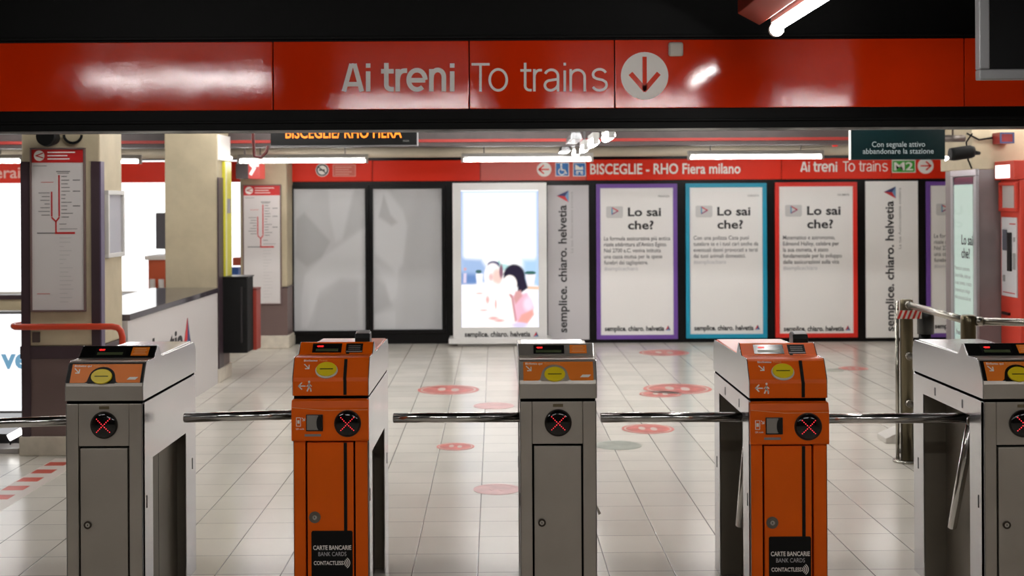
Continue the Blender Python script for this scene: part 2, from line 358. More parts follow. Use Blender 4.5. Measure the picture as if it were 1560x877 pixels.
# short lamps hanging in two rows in line with the viewer
for i, (px, py, Y0, Y1) in enumerate([(880, 236, 12.5, 13.0), (893, 228, 11.4, 11.9), (908, 219, 10.2, 10.8), (932, 205, 9.0, 9.6)]):
    x, z = pt(px, py, Y0); z = max(z, 2.19) if i < 3 else z
    lamp_y(x, Y0, Y1, z, ['short lamp of the hanging row, last one next to the far wall', 'short lamp of the hanging row, second from the far wall', 'short lamp of the hanging row, third from the far wall', 'short lamp of the hanging row, nearest the big red sign beam'][i], 'short lamps hanging in a receding row', r=.03)
for i, (px, py, Y0, Y1) in enumerate([(862, 230, 12.5, 13.2), (878, 212, 10.4, 11.3)]):
    x, z = pt(px, py, Y0)
    t = thing('reflector_trough', (x, Y0, z), ['grey metal lamp trough left of the hanging lamp row, far piece', 'grey metal lamp trough left of the hanging lamp row, near piece'][i], 'lamp', 'grey lamp troughs')
    MB().prism_y([(x - .05, z), (x + .05, z), (x + .035, z + .06), (x - .035, z + .06)], Y0, Y1).build('trough', mat('trough_metal', rgb(170, 170, 172), .25, .8), t, .004)
    MB().tube([(x, Y0 + .1, z + .06), (x, Y0 + .1, 3.0)], .006, 8).tube([(x, Y1 - .1, z + .06), (x, Y1 - .1, 3.0)], .006, 8).build('hanger', GREYMETAL, t)
# unseen tubes added to light the hall, above the beam's lower edge
k = 0
for Y in (7.65, 8.9, 10.2, 11.4):
    for x in (-4.6, -2.0, .0, 2.2, 4.6):
        lamp_x(x - .75, x + .75, Y, 2.62, 'unseen tube lamp added to light the hall behind the red sign beam', 'added hall tubes')
# entrance side
zt = Z_(1181, 46, 6.2); xt = X_(1181, 6.2, 46)
t = lamp_y(xt, 4.9, 6.2, zt, 'bright tube lamp under the ceiling before the big red sign beam', 'entrance side tubes', TUBENEAR, r=.014)
MB().ring(Plane((xt, 6.19, zt)), 0, 0, .026, .036, 0, .03).build('end_ring', WHITEINK, t)
MB().prism_y([(xt - .17, zt + .10), (xt - .06, zt + .04), (xt - .045, zt + .05), (xt - .10, zt + .16), (xt - .17, zt + .17)], 4.9, 6.3).build('side_reflector', mat('red_lamp_channel', rgb(120, 40, 26), .4), t, .004)
lamp_x(-3.75, -2.1, 3.0, 2.79, 'entrance side tube lamp above the first turnstiles', 'entrance side tubes', TUBENEAR)
for x in (-1.0, 1.3, 3.6):  # unseen tubes added to light the fronts and glint on the sign panels
    lamp_x(x - .75, x + .75, 1.0, 2.7, 'unseen tube lamp added to light the entrance side', 'entrance side tubes', TUBENEAR)

# ---------------------------------------------------------------- big red sign panels on the beam
def sign_panel(px0, px1, label, ext0=None, ext1=None):
    x0 = X_(px0, BY) if ext0 is None else ext0; x1 = X_(px1, BY) if ext1 is None else ext1
    t = thing('beam_sign', ((x0 + x1) / 2, BY, zb_b), label, 'sign', 'red sign panels along the beam')
    MB().box(x0 + .003, x1 - .003, BY - .022, BY - .001, zb_b, zb_t).build('panel', REDPANEL, t, .003)
    return t
BP = Plane((0, BY - .022, 0))
def bx(px, py): return pt(px, py, BY - .022)
sign_panel(0, 418, 'blank red panel of the beam left of the sign lettering', ext0=-5.2)
p = sign_panel(418, 716, 'red sign panel with the bold white words Ai treni')
sf = lambda cx_, cy_: bx(520 + cx_ / 3.0, cy_ / 3.0)
pen(MB(), BP, BOLD_AI_TRENI, sf, 7.0 * BY / F).build('lettering', WHITEINK, p)
p = sign_panel(716, 937, 'red sign panel with the thin white words To trains')
pen(MB(), BP, THIN_TO_TRAINS, sf, 3.9 * BY / F).build('lettering', WHITEINK, p)
p = sign_panel(937, 1468, 'red sign panel with a white disc and downward arrow')
cx, cz = bx(982, 115.5); s = BY / F
MB().ell(BP, cx, cz, 36 * s, None, 0, .003, n=48).build('disc', WHITEINK, p)
MB().stroke(BP, [(cx, cz + 27 * s), (cx, cz - 20 * s)], 6.5 * s, .003, .005).stroke(BP, [(cx - 20 * s, cz + 2 * s), (cx, cz - 21 * s), (cx + 20 * s, cz + 2 * s)], 7.5 * s, .003, .005).build('arrow', REDPANEL, p)
sign_panel(1468, 1560, 'blank red panel of the beam behind the hanging monitor', ext1=5.2)
x, z = bx(1029, 75.5)
tag(MB().box(x - .042, x + .042, BY - .05, BY - .0225, z - .04, z + .04).build('motion_sensor', mat('sensor_plastic', rgb(206, 198, 186), .5), None, .012), 'small white square sensor at the top edge of the arrow panel', 'sensor')
# monitor hanging at upper right
my = 5.9; x0, z0 = pt(1489, 122, my); x1 = x0 + 1.15; z1 = z0 + .68
t = thing('hanging_monitor', ((x0 + x1) / 2, my, z0), 'black screen in a grey frame hanging in front of the beam at upper right', 'monitor')
mp_ = Plane((0, my, 0))
MB().frame(mp_, x0, x1, z0, z1, .05, -.03, .03).build('frame', mat('monitor_frame', rgb(136, 136, 138), .4, .3), t, .006)
MB().rect(mp_, x0 + .05, x1 - .05, z0 + .05, z1 - .05, -.05, .012).build('screen', mat('off_screen', rgb(6, 6, 7), 0.35, spec=0.1), t)
MB().box(x0 + .03, x1 - .03, my + .03, my + .09, z0 + .02, z1 - .02).build('back_cover', GREYMETAL, t, .006)
for x in (x0 + .3, x1 - .3): MB().tube([(x, my + .06, z1 - .03), (x, my + .06, 3.0)], .015, 10).build('hanger', GREYMETAL, t)

# ---------------------------------------------------------------- far wall: red band, posters, windows
WP = Plane((0, YW, 0))
def wp(px, py): return pt(px, py, YW)
S = YW / F
def band(px0, px1, label, m=REDBAND, py=(243.5, 275)):
    x0, x1 = X_(px0, YW), X_(px1, YW)
    zt_, zb_ = Z_(800, py[0], YW), Z_(800, py[1], YW)
    t = thing('band_sign', ((x0 + x1) / 2, YW, zb_), label, 'sign', 'red band panels of the far wall')
    MB().box(x0 + .003, x1 - .003, YW - .03, YW - .0005, zb_, zt_).build('panel', m, t, .004)
    return t
WB = Plane((0, YW - .03, 0))
def wb(px, py): return pt(px, py, YW - .03)
def disc_arrow(par, px, py, r, dirn):
    x, z = wb(px, py); d = dirn
    MB().ell(WB, x, z, r * S, None, 0, .004).build('disc', WHITEINK, par)
    MB().stroke(WB, [(x - d * 7 * S, z), (x + d * 7 * S, z)], 2 * S, .004, .006).stroke(WB, [(x + d * 1 * S, z + 6 * S), (x + d * 8 * S, z), (x + d * 1 * S, z - 6 * S)], 2.2 * S, .004, .006).build('arrow', REDBAND, par)
b0 = band(384, 568, 'red band panel with the round no smoking symbol')
x, z = wb(491, 259); 
MB().ell(WB, x, z, 10 * S, None, 0, .004).build('disc', WHITEINK, b0)
MB().ring(WB, x, z, 7 * S, 9 * S, .004, .006).stroke(WB, [(x - 6 * S, z + 5 * S), (x + 6 * S, z - 5 * S)], 1.6 * S, .004, .006).rect(WB, x - 5 * S, x + 4 * S, z - 1 * S, z + 1 * S, .004, .005).build('symbol', DARKINK, b0)
x0, z0 = wb(507, 269); x1, z1 = wb(542, 250)
MB().rect(WB, x0, x1, z0, z1, 0, .003).build('notice', mat('pale_red_notice', rgb(206, 96, 78), .5), b0)
mb = MB().frame(WB, x0, x1, z0, z1, .008, .003, .005)
for i in range(4): mb.rect(WB, x0 + .03, x1 - .05 - .03 * (i % 2), z1 - .04 - i * .028, z1 - .03 - i * .028, .003, .005)
mb.build('notice_border', mat('pale_pink_ink', rgb(226, 150, 136), .5), b0)
band(568, 732, 'plain red band panel over the right grey display window')
b1 = band(732, 893, 'faded red band panel with left arrow and blue pictograms', REDBANDFADED)
disc_arrow(b1, 829, 258, 11, -1)
BLUE = mat('pictogram_blue', rgb(36, 112, 186), .45)
for q, (a, b) in enumerate([(846, 867), (873, 894)]):
    x0, z0 = wb(a, 268.5); x1, z1 = wb(b, 247.5)
    if q: x1 -= .012
    pc = MB().rect(WB, x0, x1, z0, z1, 0, .004).build('pictogram', BLUE, b1)
    cx, cz = (x0 + x1) / 2, (z0 + z1) / 2; mb = MB().frame(WB, x0, x1, z0, z1, .008, .004, .0055)
    if q == 0:
        mb.ring(WB, cx - .005, cz - .025, .032, .044, .004, .006, a0=120, a1=380).stroke(WB, [(cx - .012, cz + .035), (cx - .008, cz - .005), (cx + .03, cz - .008), (cx + .05, cz - .05)], .016, .004, .006).ell(WB, cx - .012, cz + .055, .013, None, .004, .006)
    else:
        mb.poly(WB, [(cx - .05, cz - .005), (cx + .045, cz - .005), (cx + .04, cz + .04), (cx + .01, cz + .022), (cx - .03, cz + .05), (cx - .05, cz + .06)], .004, .006).ring(WB, cx - .028, cz - .045, .008, .016, .004, .006).ring(WB, cx + .028, cz - .045, .008, .016, .004, .006).rect(WB, cx - .04, cx + .04, cz - .03, cz - .018, .004, .006)
    mb.build('symbol', WHITEINK, pc)
b2 = band(893, 1190, 'red band panel with white lettering Bisceglie Rho Fiera milano')
text(MB(), WB, 'BISCEGLIE - RHO Fiera milano', wb(899, 264)[0], wb(1128, 264)[0], wb(1000, 264.5)[1], 15.5 * S, .02, .004).build('lettering', WHITEINK, b2)
b3 = band(1190, 1357, 'red band panel with the smaller words Ai treni To trains')
sg = lambda cx_, cy_: wb(1219 + cx_ * 56.0 / 517, 246.5 + (cy_ - 290) * 15.0 / 128)
pen(MB(), WB, BOLD_AI_TRENI, sg, 2.5 * S, .004).build('lettering', WHITEINK, b3)
sg2 = lambda cx_, cy_: wb(1284 + (cx_ - 595) * 68.0 / 623, 246 + (cy_ - 290) * 15.0 / 128)
pen(MB(), WB, THIN_TO_TRAINS, sg2, 1.5 * S, .004).build('lettering', WHITEINK, b3)
b4 = band(1357, 1480, 'red band panel with the green M2 badge and right arrow')
x0, z0 = wb(1358, 263); x1, z1 = wb(1394.5, 243.5)
bd = MB().rect(WB, x0 + .004, x1, z0, z1, 0, .004).build('badge', mat('metro_green', rgb(60, 160, 50), .45), b4)
text(MB(), WB, 'M2', x0 + .03, x1 - .03, z0 + .03, .095, .02, .006).frame(WB, x0 + .004, x1, z0, z1, .008, .004, .0055).build('badge_lettering', WHITEINK, bd)
disc_arrow(b4, 1410, 252.5, 12, 1)
bl = band(-60, 262, 'red band panel over the bright shop at the left')
text(MB(), WB, 'erai', wb(0, 271)[0] - .06, wb(31, 271)[0], wb(14, 271)[1], 17 * S, .012, .004).build('lettering', mat('pink_ink', rgb(244, 190, 178), .5), bl)
band(262, 384, 'red band panel behind the second column')

def triangle_logo(P, u, v, s, par, h=.003, rot=False):
    """upright or turned small triangle mark in red, dark blue and light blue"""
    def q(a, b): return (u + (a if not rot else -b) * s, v + (b if not rot else a) * s)
    MB().poly(P, [q(-.5, 0), q(0.05, 1), q(.02, .3)], h, h + .002, 0).poly(P, [q(0.05, 1), q(.5, 0), q(.02, .3)], h, h + .0022, 1).poly(P, [q(-.5, 0), q(.02, .3), q(.5, 0)], h, h + .0018, 2).build('logo', [mat('logo_red', rgb(206, 48, 52), .5), mat('logo_blue', rgb(58, 62, 112), .5), mat('logo_light', rgb(110, 150, 190), .5)], par)
def poster(name, a, b, t_, btm, label, fcol, lines, fw=6.3):
    x0, z0 = wp(a, btm); x1, z1 = wp(b, t_); z0 = wp((a + b) / 2, btm)[1]; z1 = wp((a + b) / 2, t_)[1]
    t = thing(name, ((x0 + x1) / 2, YW, z0), label, 'poster', 'framed posters on the black far wall')
    MB().frame(WP, x0, x1, z0, z1, fw * S, .002, .035).build('frame', mat(fcol[0], fcol[1], .4), t, .003)
    MB().rect(WP, x0 + fw * S - .002, x1 - fw * S + .002, z0 + fw * S - .002, z1 - fw * S + .002, .001, .02).build('sheet', WHITESHEET, t)
    P = Plane((0, YW - .02, 0)); sc = (x1 - x0) / 120.0
    def q(dx, dy): return x0 + dx * sc, z1 - dy * sc
    # media badge with a play mark
    u, v = q(13, 33); MB().poly(P, [(u + .03, v - .14), (u + .20, v - .14), (u + .215, v - .12), (u + .215, v - .01), (u + .20, v), (u + .03, v), (u + .015, v - .01), (u + .015, v - .12)], 0, .002).build('badge', mat('badge_grey', rgb(206, 204, 202), .5), t)
    u, v = q(23.5, 40); k = sc
    MB().stroke(P, [(u, v + 5 * k), (u, v - 5 * k)], 1.6 * k, .002, .004, 0).stroke(P, [(u, v + 5 * k), (u + 9 * k, v)], 1.6 * k, .002, .004, 1).stroke(P, [(u + 9 * k, v), (u, v - 5 * k)], 1.6 * k, .002, .004, 2).build('play_mark', [mat('play_teal', rgb(70, 150, 190), .5), mat('play_red', rgb(206, 60, 70), .5), mat('play_violet', rgb(150, 60, 110), .5)], t)
    mb = MB()
    u, v = q(47, 47.5); text(mb, P, 'Lo sai', u, q(96, 0)[0], v, 12.5 * sc, .025)
    u, v = q(47, 67); text(mb, P, 'che?', u, q(85, 0)[0], v, 12.5 * sc, .025)
    mb.build('headline', DARKINK, t)
    mb = MB()
    for i, (ln, wd) in enumerate(lines):
        u, v = q(11.5, 83.5 + 8.9 * i); text(mb, P, ln, u, u + wd * sc, v, 5.8 * sc, .006, m=0 if i < len(lines) - 1 else 1)
    mb.build('body_text', [mat('body_ink', rgb(84, 80, 84), .6), LIGHTINK], t)
    u, v = q(92, 20); text(MB(), P, 'FINANZA' if 'purple' in label else 'CURIOSITA' if 'teal' in label else 'NUMERI', u, u + 17 * sc, v, 3 * sc, .01).build('caption', GREYINK, t)
    u, v = q(12, 217.5); text(MB(), P, 'semplice. chiaro. helvetia', u, u + 88 * sc, v, 7.2 * sc, .03).build('slogan', DARKINK, t)
    u, v = q(105.5, 217); triangle_logo(P, u, v, 7.5 * sc, t)
    return t
poster('framed_poster', 909, 1031, 280, 516, 'white poster in a purple frame, between the vertical slogan panel and the teal poster', ('frame_purple', rgb(112, 72, 158)),
       [("La formula assicurativa più antica", 98), ("risale addirittura all'Antico Egitto.", 93), ("Nel 2700 a.C. veniva istituita", 84), ("una cassa mutua per le spese", 86), ("funebri dei tagliapietre.", 65), ("#semplicechiaro", 50)])
poster('framed_poster', 1045, 1167, 279, 514.5, 'white poster in a teal blue frame', ('frame_teal', rgb(14, 146, 178)),
       [("Con una polizza Casa puoi", 82), ("tutelare te e i tuoi cari anche da", 96), ("eventuali danni provocati a terzi", 95), ("dai tuoi animali domestici.", 77), ("#semplicechiaro", 48)])
poster('framed_poster', 1181, 1304.5, 277.5, 513.5, 'white poster in a bright red frame', ('frame_red', rgb(216, 40, 26)),
       [("Matematico e astronomo,", 76), ("Edmond Halley, celebre per", 82), ("la sua cometa, è stato", 66), ("fondamentale per lo sviluppo", 86), ("delle assicurazioni sulla vita", 82), ("#semplicechiaro", 50)])
poster('framed_poster', 1411, 1533, 276, 513, 'purple framed poster mostly hidden behind the glass kiosk', ('frame_purple', rgb(112, 72, 158)),
       [("La formula assicurativa più antica", 98), ("risale addirittura all'Antico Egitto.", 93), ("Nel 2700 a.C. veniva istituita", 84), ("una cassa mutua per le spese", 86), ("funebri dei tagliapietre.", 65), ("#semplicechiaro", 50)])
def slogan_panel(a, b, t_, btm, tx, ty0, ty1, lx, label, m):
    x0, z0 = wp(a, btm); x1, z1 = wp(b, t_)
    t = thing('slogan_panel', ((x0 + x1) / 2, YW, z0), label, 'panel', 'white panels with a vertical slogan')
    MB().rect(WP, x0, x1, z0, z1, .001, .02).build('sheet', m, t, .002)
    P = Plane((0, YW - .02, 0))
    u, v0 = wp(tx, ty0); v1 = wp(tx, ty1)[1]
    text(MB(), P, 'semplice. chiaro. helvetia', v0, v1, u, 12.5 * S, .022, vertical=True).build('slogan', DARKINK, t)
    triangle_logo(P, wp(tx + 1, 0)[0], v1 + 13 * S, 18 * S, t, rot=True)
    u, v = wp(lx, ty1 + 70); text(MB(), P, 'La tua Assicurazione svizzera', v - .02, v1 + 20 * S, u, 4 * S, -.005, vertical=True).build('caption', GREYINK, t)
slogan_panel(835, 896.5, 282, 517, 863.5, 506, 312, 873, 'white vertical slogan panel right beside the lit advertising screen', mat('slogan_grey', rgb(196, 192, 194), .45))
slogan_panel(1319, 1397.5, 275.5, 514, 1361, 504, 306, 1372, 'white vertical slogan panel next to the red framed poster', WHITESHEET)
# grey frosted windows
cw = [mat('frosted_a', rgb(170, 170, 172), .5)]
def fold(shapes, base):
    def fn(u, v, shapes=shapes, base=base):
        g_ = base + .02 * math.sin(5 * u + 3 * v)
        for P, dv, e in shapes: g_ += dv * soft(sdpoly((u, v), P), e)
        g_ = max(.05, g_); return (g_ * .98, g_ * .98, g_ * 1.0)
    return fn
def n1(L): return [((x - 320) / 310, (798 - y) / 635) for x, y in L]
def n2(L): return [((x - 667) / 308, (798 - y) / 635) for x, y in L]
sh1 = [(n1([(330, 300), (365, 270), (478, 400), (440, 470), (375, 512), (325, 470)]), -.11, .02), (n1([(350, 660), (365, 550), (445, 470), (630, 335), (630, 575), (520, 565), (430, 620), (375, 790), (350, 790)]), .09, .025),
       (n1([(470, 163), (580, 163), (530, 390), (500, 400), (475, 280)]), .07, .03), (n1([(585, 163), (535, 385), (632, 330), (632, 163)]), -.05, .04), (n1([(400, 790), (420, 660), (520, 580), (595, 580), (600, 790)]), -.06, .04), (n1([(320, 163), (420, 163), (360, 240), (320, 290)]), .03, .05)]
sh2 = [(n2([(670, 170), (730, 165), (800, 260), (820, 330), (800, 500), (770, 540), (670, 450)]), .10, .03), (n2([(692, 290), (715, 190), (745, 280), (775, 315), (750, 330)]), -.15, .02), (n2([(830, 300), (870, 163), (980, 163), (980, 798), (780, 798), (800, 560)]), -.05, .10),
       (n2([(670, 560), (720, 600), (750, 690), (670, 730)]), -.09, .03), (n2([(672, 500), (780, 540), (770, 650), (740, 680), (720, 590)]), .05, .03), (n2([(670, 730), (765, 715), (765, 798), (670, 798)]), .05, .02)]
for a, b, tp, bt, sh, base, lb, nm in [(449, 556.5, 287, 503.5, sh1, .42, 'left frosted grey display window with soft fold print', 1), (569.5, 673, 287, 501.5, sh2, .41, 'right frosted grey display window with soft fold print, next to the lit screen', 2)]:
    x0, z0 = wp(a, bt); x1, z1 = wp(b, tp)
    t = thing('display_window', ((x0 + x1) / 2, YW, z0), lb, 'window', 'grey display windows in black frames')
    f0 = .045
    MB().frame(WP, x0 - f0, x1 + f0, z0 - f0, z1 + f0, f0, .001, .05).build('frame', BLACKGLOSS, t, .004)
    MB().rect(WP, x0, x1, z0, z1, .001, .012).build('backing', cw[0], t)
    vcolor_sheet('printed_pane', Plane((0, YW - .0125, 0)), x0, x1, z0, z1, 64, 128, fold(sh, base + .13), t)
# lit advertising screen
LY = YW - .30
x0, z0 = pt(690.5, 515, LY); x1, z1 = pt(832.5, 278, LY); zb = 0.0
t = thing('advertising_screen', ((x0 + x1) / 2, YW - .15, 0), 'white standing advertising box with a brightly lit picture of two women', 'advertising screen')
LP = Plane((0, LY, 0)); sl = LY / F
WHITEBOX = mat('white_box_enamel', rgb(222, 220, 218), .35)
u0, v0 = pt(703, 499, LY); u1, v1 = pt(820, 289, LY)
hb = MB(); hb.rect(LP, x0, u0, z0, z1, -.28, 0).rect(LP, u1, x1, z0, z1, -.28, 0).rect(LP, u0, u1, v1, z1, -.28, 0).rect(LP, u0, u1, z0, v0, -.28, 0).rect(LP, u0, u1, v0, v1, -.28, -.03)
hb.build('housing', WHITEBOX, t)
MB().box(x0 - .05, x1 + .05, LY - .06, YW - .03, z0 - .06, z0).box(x0, x1 , LY - .01, YW - .02, .04, z0 - .06).box(x0 + .05, x1 - .05, LY + .03, YW - .03, 0, .04).build('base', WHITEBOX, t, .006)
def women(u, v):
    cx, cy = 75 + u * 665, 668 - v * 1183
    W_ = (1.25, 1.25, 1.27); col = W_
    def blend(P, c, e):
        nonlocal col; col = mixc(col, c, soft(sdpoly((cx, cy), P), e))
    def el(x, y, rx, ry, c, e=.12):
        nonlocal col; d = math.hypot((cx - x) / rx, (cy - y) / ry) - 1; col = mixc(col, c, soft(d, e))
    if cy > -505:
        edge = min(cx - 75, 740 - cx, cy + 515) / 40
        col = mixc((.45, .62, 1.0), W_, max(0, min(1, edge)))
    for ly, a, b in ((-310, 170, 560), (-260, 210, 600), (-200, 230, 520), (-150, 240, 640)):
        if abs(cy - ly) < 9 and a < cx < b: col = mixc(col, (.75, .82, .98), .55 * (0.5 + .5 * math.sin(cx * .35 + ly)))
    blend([(75, 70), (250, 80), (300, 160), (320, 300), (75, 300)], (.42, .58, .88), 30)
    blend([(75, 200), (200, 210), (240, 298), (75, 298)], (.17, .30, .62), 30)
    blend([(600, 80), (745, 80), (745, 310), (600, 310)], (.50, .74, 1.0), 40)
    blend([(75, 298), (740, 312), (740, 690), (75, 690)], (1.2, 1.16, 1.2), 8)
    el(225, 187, 26, 16, (.07, .16, .16)); blend([(200, 205), (262, 205), (255, 292), (208, 292)], (1.15, 1.15, 1.2), 6)
    blend([(95, 200), (120, 200), (118, 285), (92, 285)], (.85, .75, .95), 8); el(108, 165, 14, 14, (.75, .45, .5))
    blend([(645, 315), (745, 320), (745, 345), (645, 340)], (1.0, .62, .42), 10)
    el(668, 200, 48, 16, (.05, .17, .15)); blend([(625, 215), (715, 215), (700, 305), (640, 305)], (1.1, 1.0, 1.05), 6)
    el(432, 150, 60, 28, (.55, .85, .85), .4); el(400, 120, 14, 30, (.5, .8, .75), .4)
    el(352, 130, 52, 34, (.10, .09, .2)); el(345, 225, 75, 110, (1.2, 1.12, 1.1)); el(385, 235, 42, 70, (1.05, .72, .64), .4); el(330, 235, 18, 30, (.95, .62, .6), .6)
    el(418, 185, 16, 60, (.3, .14, .2), .4)
    el(300, 480, 220, 200, (1.22, 1.15, 1.12), .12)
    blend([(440, 340), (500, 380), (545, 640), (430, 670), (380, 500)], (1.22, 1.12, 1.08), 14)
    blend([(455, 335), (520, 400), (560, 610), (535, 620), (505, 420)], (.60, .20, .22), 10)
    for a, b, c_, d in ((300, 430, 14, 30), (350, 590, 40, 14), (400, 610, 40, 12), (265, 520, 34, 6), (370, 470, 8, 40), (230, 375, 30, 6)): el(a, b, c_, d, (.95, .52, .50), .7)
    blend([(520, 400), (640, 370), (700, 500), (620, 640), (550, 630)], (1.05, .58, .72), 16); el(650, 470, 42, 60, (1.15, .85, 1.0), .5)
    blend([(560, 620), (590, 560), (690, 515), (700, 560), (640, 640)], (.98, .46, .40), 12)
    el(530, 225, 92, 100, (.024, .017, .042)); blend([(560, 170), (610, 200), (648, 330), (590, 370), (560, 360)], (.024, .017, .042), 8)
    el(492, 300, 62, 82, (1.22, 1.12, 1.08), .1); blend([(430, 215), (520, 130), (600, 200), (560, 240), (470, 200)], (.024, .017, .042), 8)
    blend([(540, 360), (585, 350), (600, 400), (540, 470), (520, 420)], (.8, .40, .40), 12)
    el(575, 650, 70, 22, (.85, .75, 1.05), .5)
    return col
vcolor_sheet('lit_picture', LP, u0, u1, v0, v1, 110, 190, women, t, emit=1.0, h=-.028)
text(MB(), LP, 'semplice. chiaro. helvetia', pt(708, 513, LY)[0], pt(808, 513, LY)[0], pt(760, 512.5, LY)[1], 8 * sl, .03, .002).build('slogan', DARKINK, t)
triangle_logo(LP, pt(814, 0, LY)[0], pt(814, 512.5, LY)[1], 8 * sl, t)

# shop behind the left opening
SY = 16.9
zt_ = Z_(200, 275, YW)
struct(MB().box(-7.8, XS + .1, SY, SY + .1, 0, 3.0), 'wall_shop', mat('shop_white_wall', rgb(240, 240, 240), .6))
struct(MB().box(XS, XS + .1, YW + .2, SY, 0, 3.0), 'wall_shop_side', mat('shop_white_wall', rgb(240, 240, 240), .6))
struct(MB().box(-7.8, XS, YW, YW + .15, 0, Z_(200, 452, YW)), 'wall_shop_front', CREAM)
struct(MB().box(-7.8, XS, YW - .02, YW + .17, Z_(200, 455, YW), Z_(200, 448, YW)), 'trim_1', DARKBROWN)
t = thing('shop_light_wall', (-5, SY - .03, 1.2), 'glowing white display wall at the back of the shop', 'lit wall')
MB().rect(Plane((0, SY - .06, 0)), -7.7, XS, .5, 2.6, 0, .02).build('light_panel', glow('shop_glow', (1, 1, 1, 1), 1.6), t)
MB().frame(Plane((0, SY - .04, 0)), -7.75, XS + .02, .45, 2.65, .04, -.03, .03).build('frame', LIGHTMETAL, t)
x0, z0 = pt(233, 440, 15.6); x1, z1 = pt(300, 388, 15.6)
t = thing('shop_counter', ((x0 + x1) / 2, 15.6, 0), 'orange shop counter with a white top seen beside the second column', 'counter')
MB().box(x0, x1, 15.4, 15.9, 0, z1 - .05).build('front', mat('counter_orange', rgb(206, 92, 50), .5), t, .005)
MB().box(x0 - .03, x1 + .03, 15.35, 15.95, z1 - .05, z1).build('top', WHITEINK, t, .005)
for i in range(4):
    x = x0 + .08 + i * .115
    tag(MB().tube([(x, 15.3 - .02 * (i % 2), .02), (x, 15.3 - .02 * (i % 2), Z_(240, 425, 15.3))], .04, 12, radii=[.05, .035]).build('paper_roll', mat('paper_white', rgb(240, 236, 230), .6)), 'white roll standing before the orange shop counter', 'roll', 'white rolls before the counter')
x0, z0 = pt(238, 379, 15.7); x1, z1 = pt(256, 324, 15.7)
t = thing('shop_screen', ((x0 + x1) / 2, 15.7, z1), 'dark grey screen above the orange shop counter', 'screen')
MB().box(x0, x1 + .2, 15.68, 15.74, z0, z1).build('panel', mat('screen_grey', rgb(92, 92, 98), .4), t, .005)
MB().box(x0 + .1, x0 + .16, 15.74, 15.8, Z_(240, 388, 15.6), z1 - .1).build('stand', GREYMETAL, t)
for i, (px, py, c, lb) in enumerate([(356, 413, (60, 110, 190), 'blue box on the shop shelf'), (363, 398, (200, 90, 60), 'orange box on the shop shelf'), (358, 427, (70, 120, 200), 'larger blue box under the shop shelf')]):
    x, z = pt(px, py, 15.5)
    tag(MB().box(x - .06, x + .07, 15.45, 15.6, z - .05, z + .05).build('shop_box', mat('shop_box_%d' % i, rgb(*c), .5), None, .004), lb + ' between the second column and the map', 'box', 'boxes in the shop')
tag(MB().box(X_(345, 15.5), XS - .001, 15.4, 15.65, Z_(356, 420, 15.5) - .006, Z_(356, 420, 15.5)).box(X_(345, 15.5), X_(349, 15.5), 15.45, 15.6, 0, Z_(356, 420, 15.5) - .006).build('shop_shelf', LIGHTMETAL), 'pale shop shelf between the second column and the map', 'shelf')

# ---------------------------------------------------------------- columns
def column(x0, x1, y0, y1, zsplit, band, label, guards=True, plz=.13):
    t = thing('column', ((x0 + x1) / 2, (y0 + y1) / 2, 0), label, 'column', None, 'structure')
    MB().box(x0, x1, y0, y1, zsplit, 3.0).build('upper_shaft', CREAM, t, .01)
    MB().box(x0 - .002, x1 + .002, y0 - .002, y1 + .002, plz, zsplit - band).build('lower_cladding', BROWN, t)
    MB().box(x0 - .012, x1 + .012, y0 - .012, y1 + .012, zsplit - band, zsplit).build('band', DARKBROWN, t, .003)
    MB().box(x0 - .02, x1 + .02, y0 - .02, y1 + .02, 0, plz).build('plinth', PLINTH, t, .008)
    return t
CY = 8.3
x0, x1 = X_(33, CY), X_(152, CY)
c1 = column(x0, x1, CY, 8.78, Z_(90, 527, CY), .085, 'front cream column')
zt_ = Z_(100, 246, CY)
for a, b in ((33, 45.5), (140, 153)):
    g0, g1 = X_(a, CY), X_(b, CY)
    MB().box(g0 - .002, g1 + .002, CY - .015, CY - .001, .13, zt_).build('corner_guard', DARKBROWN, c1, .002)
MB().box(x1 + .001, x1 + .013, CY - .015, CY + .06, .13, zt_).build('corner_guard', mat('guard_side', rgb(96, 84, 110), .35), c1, .002)
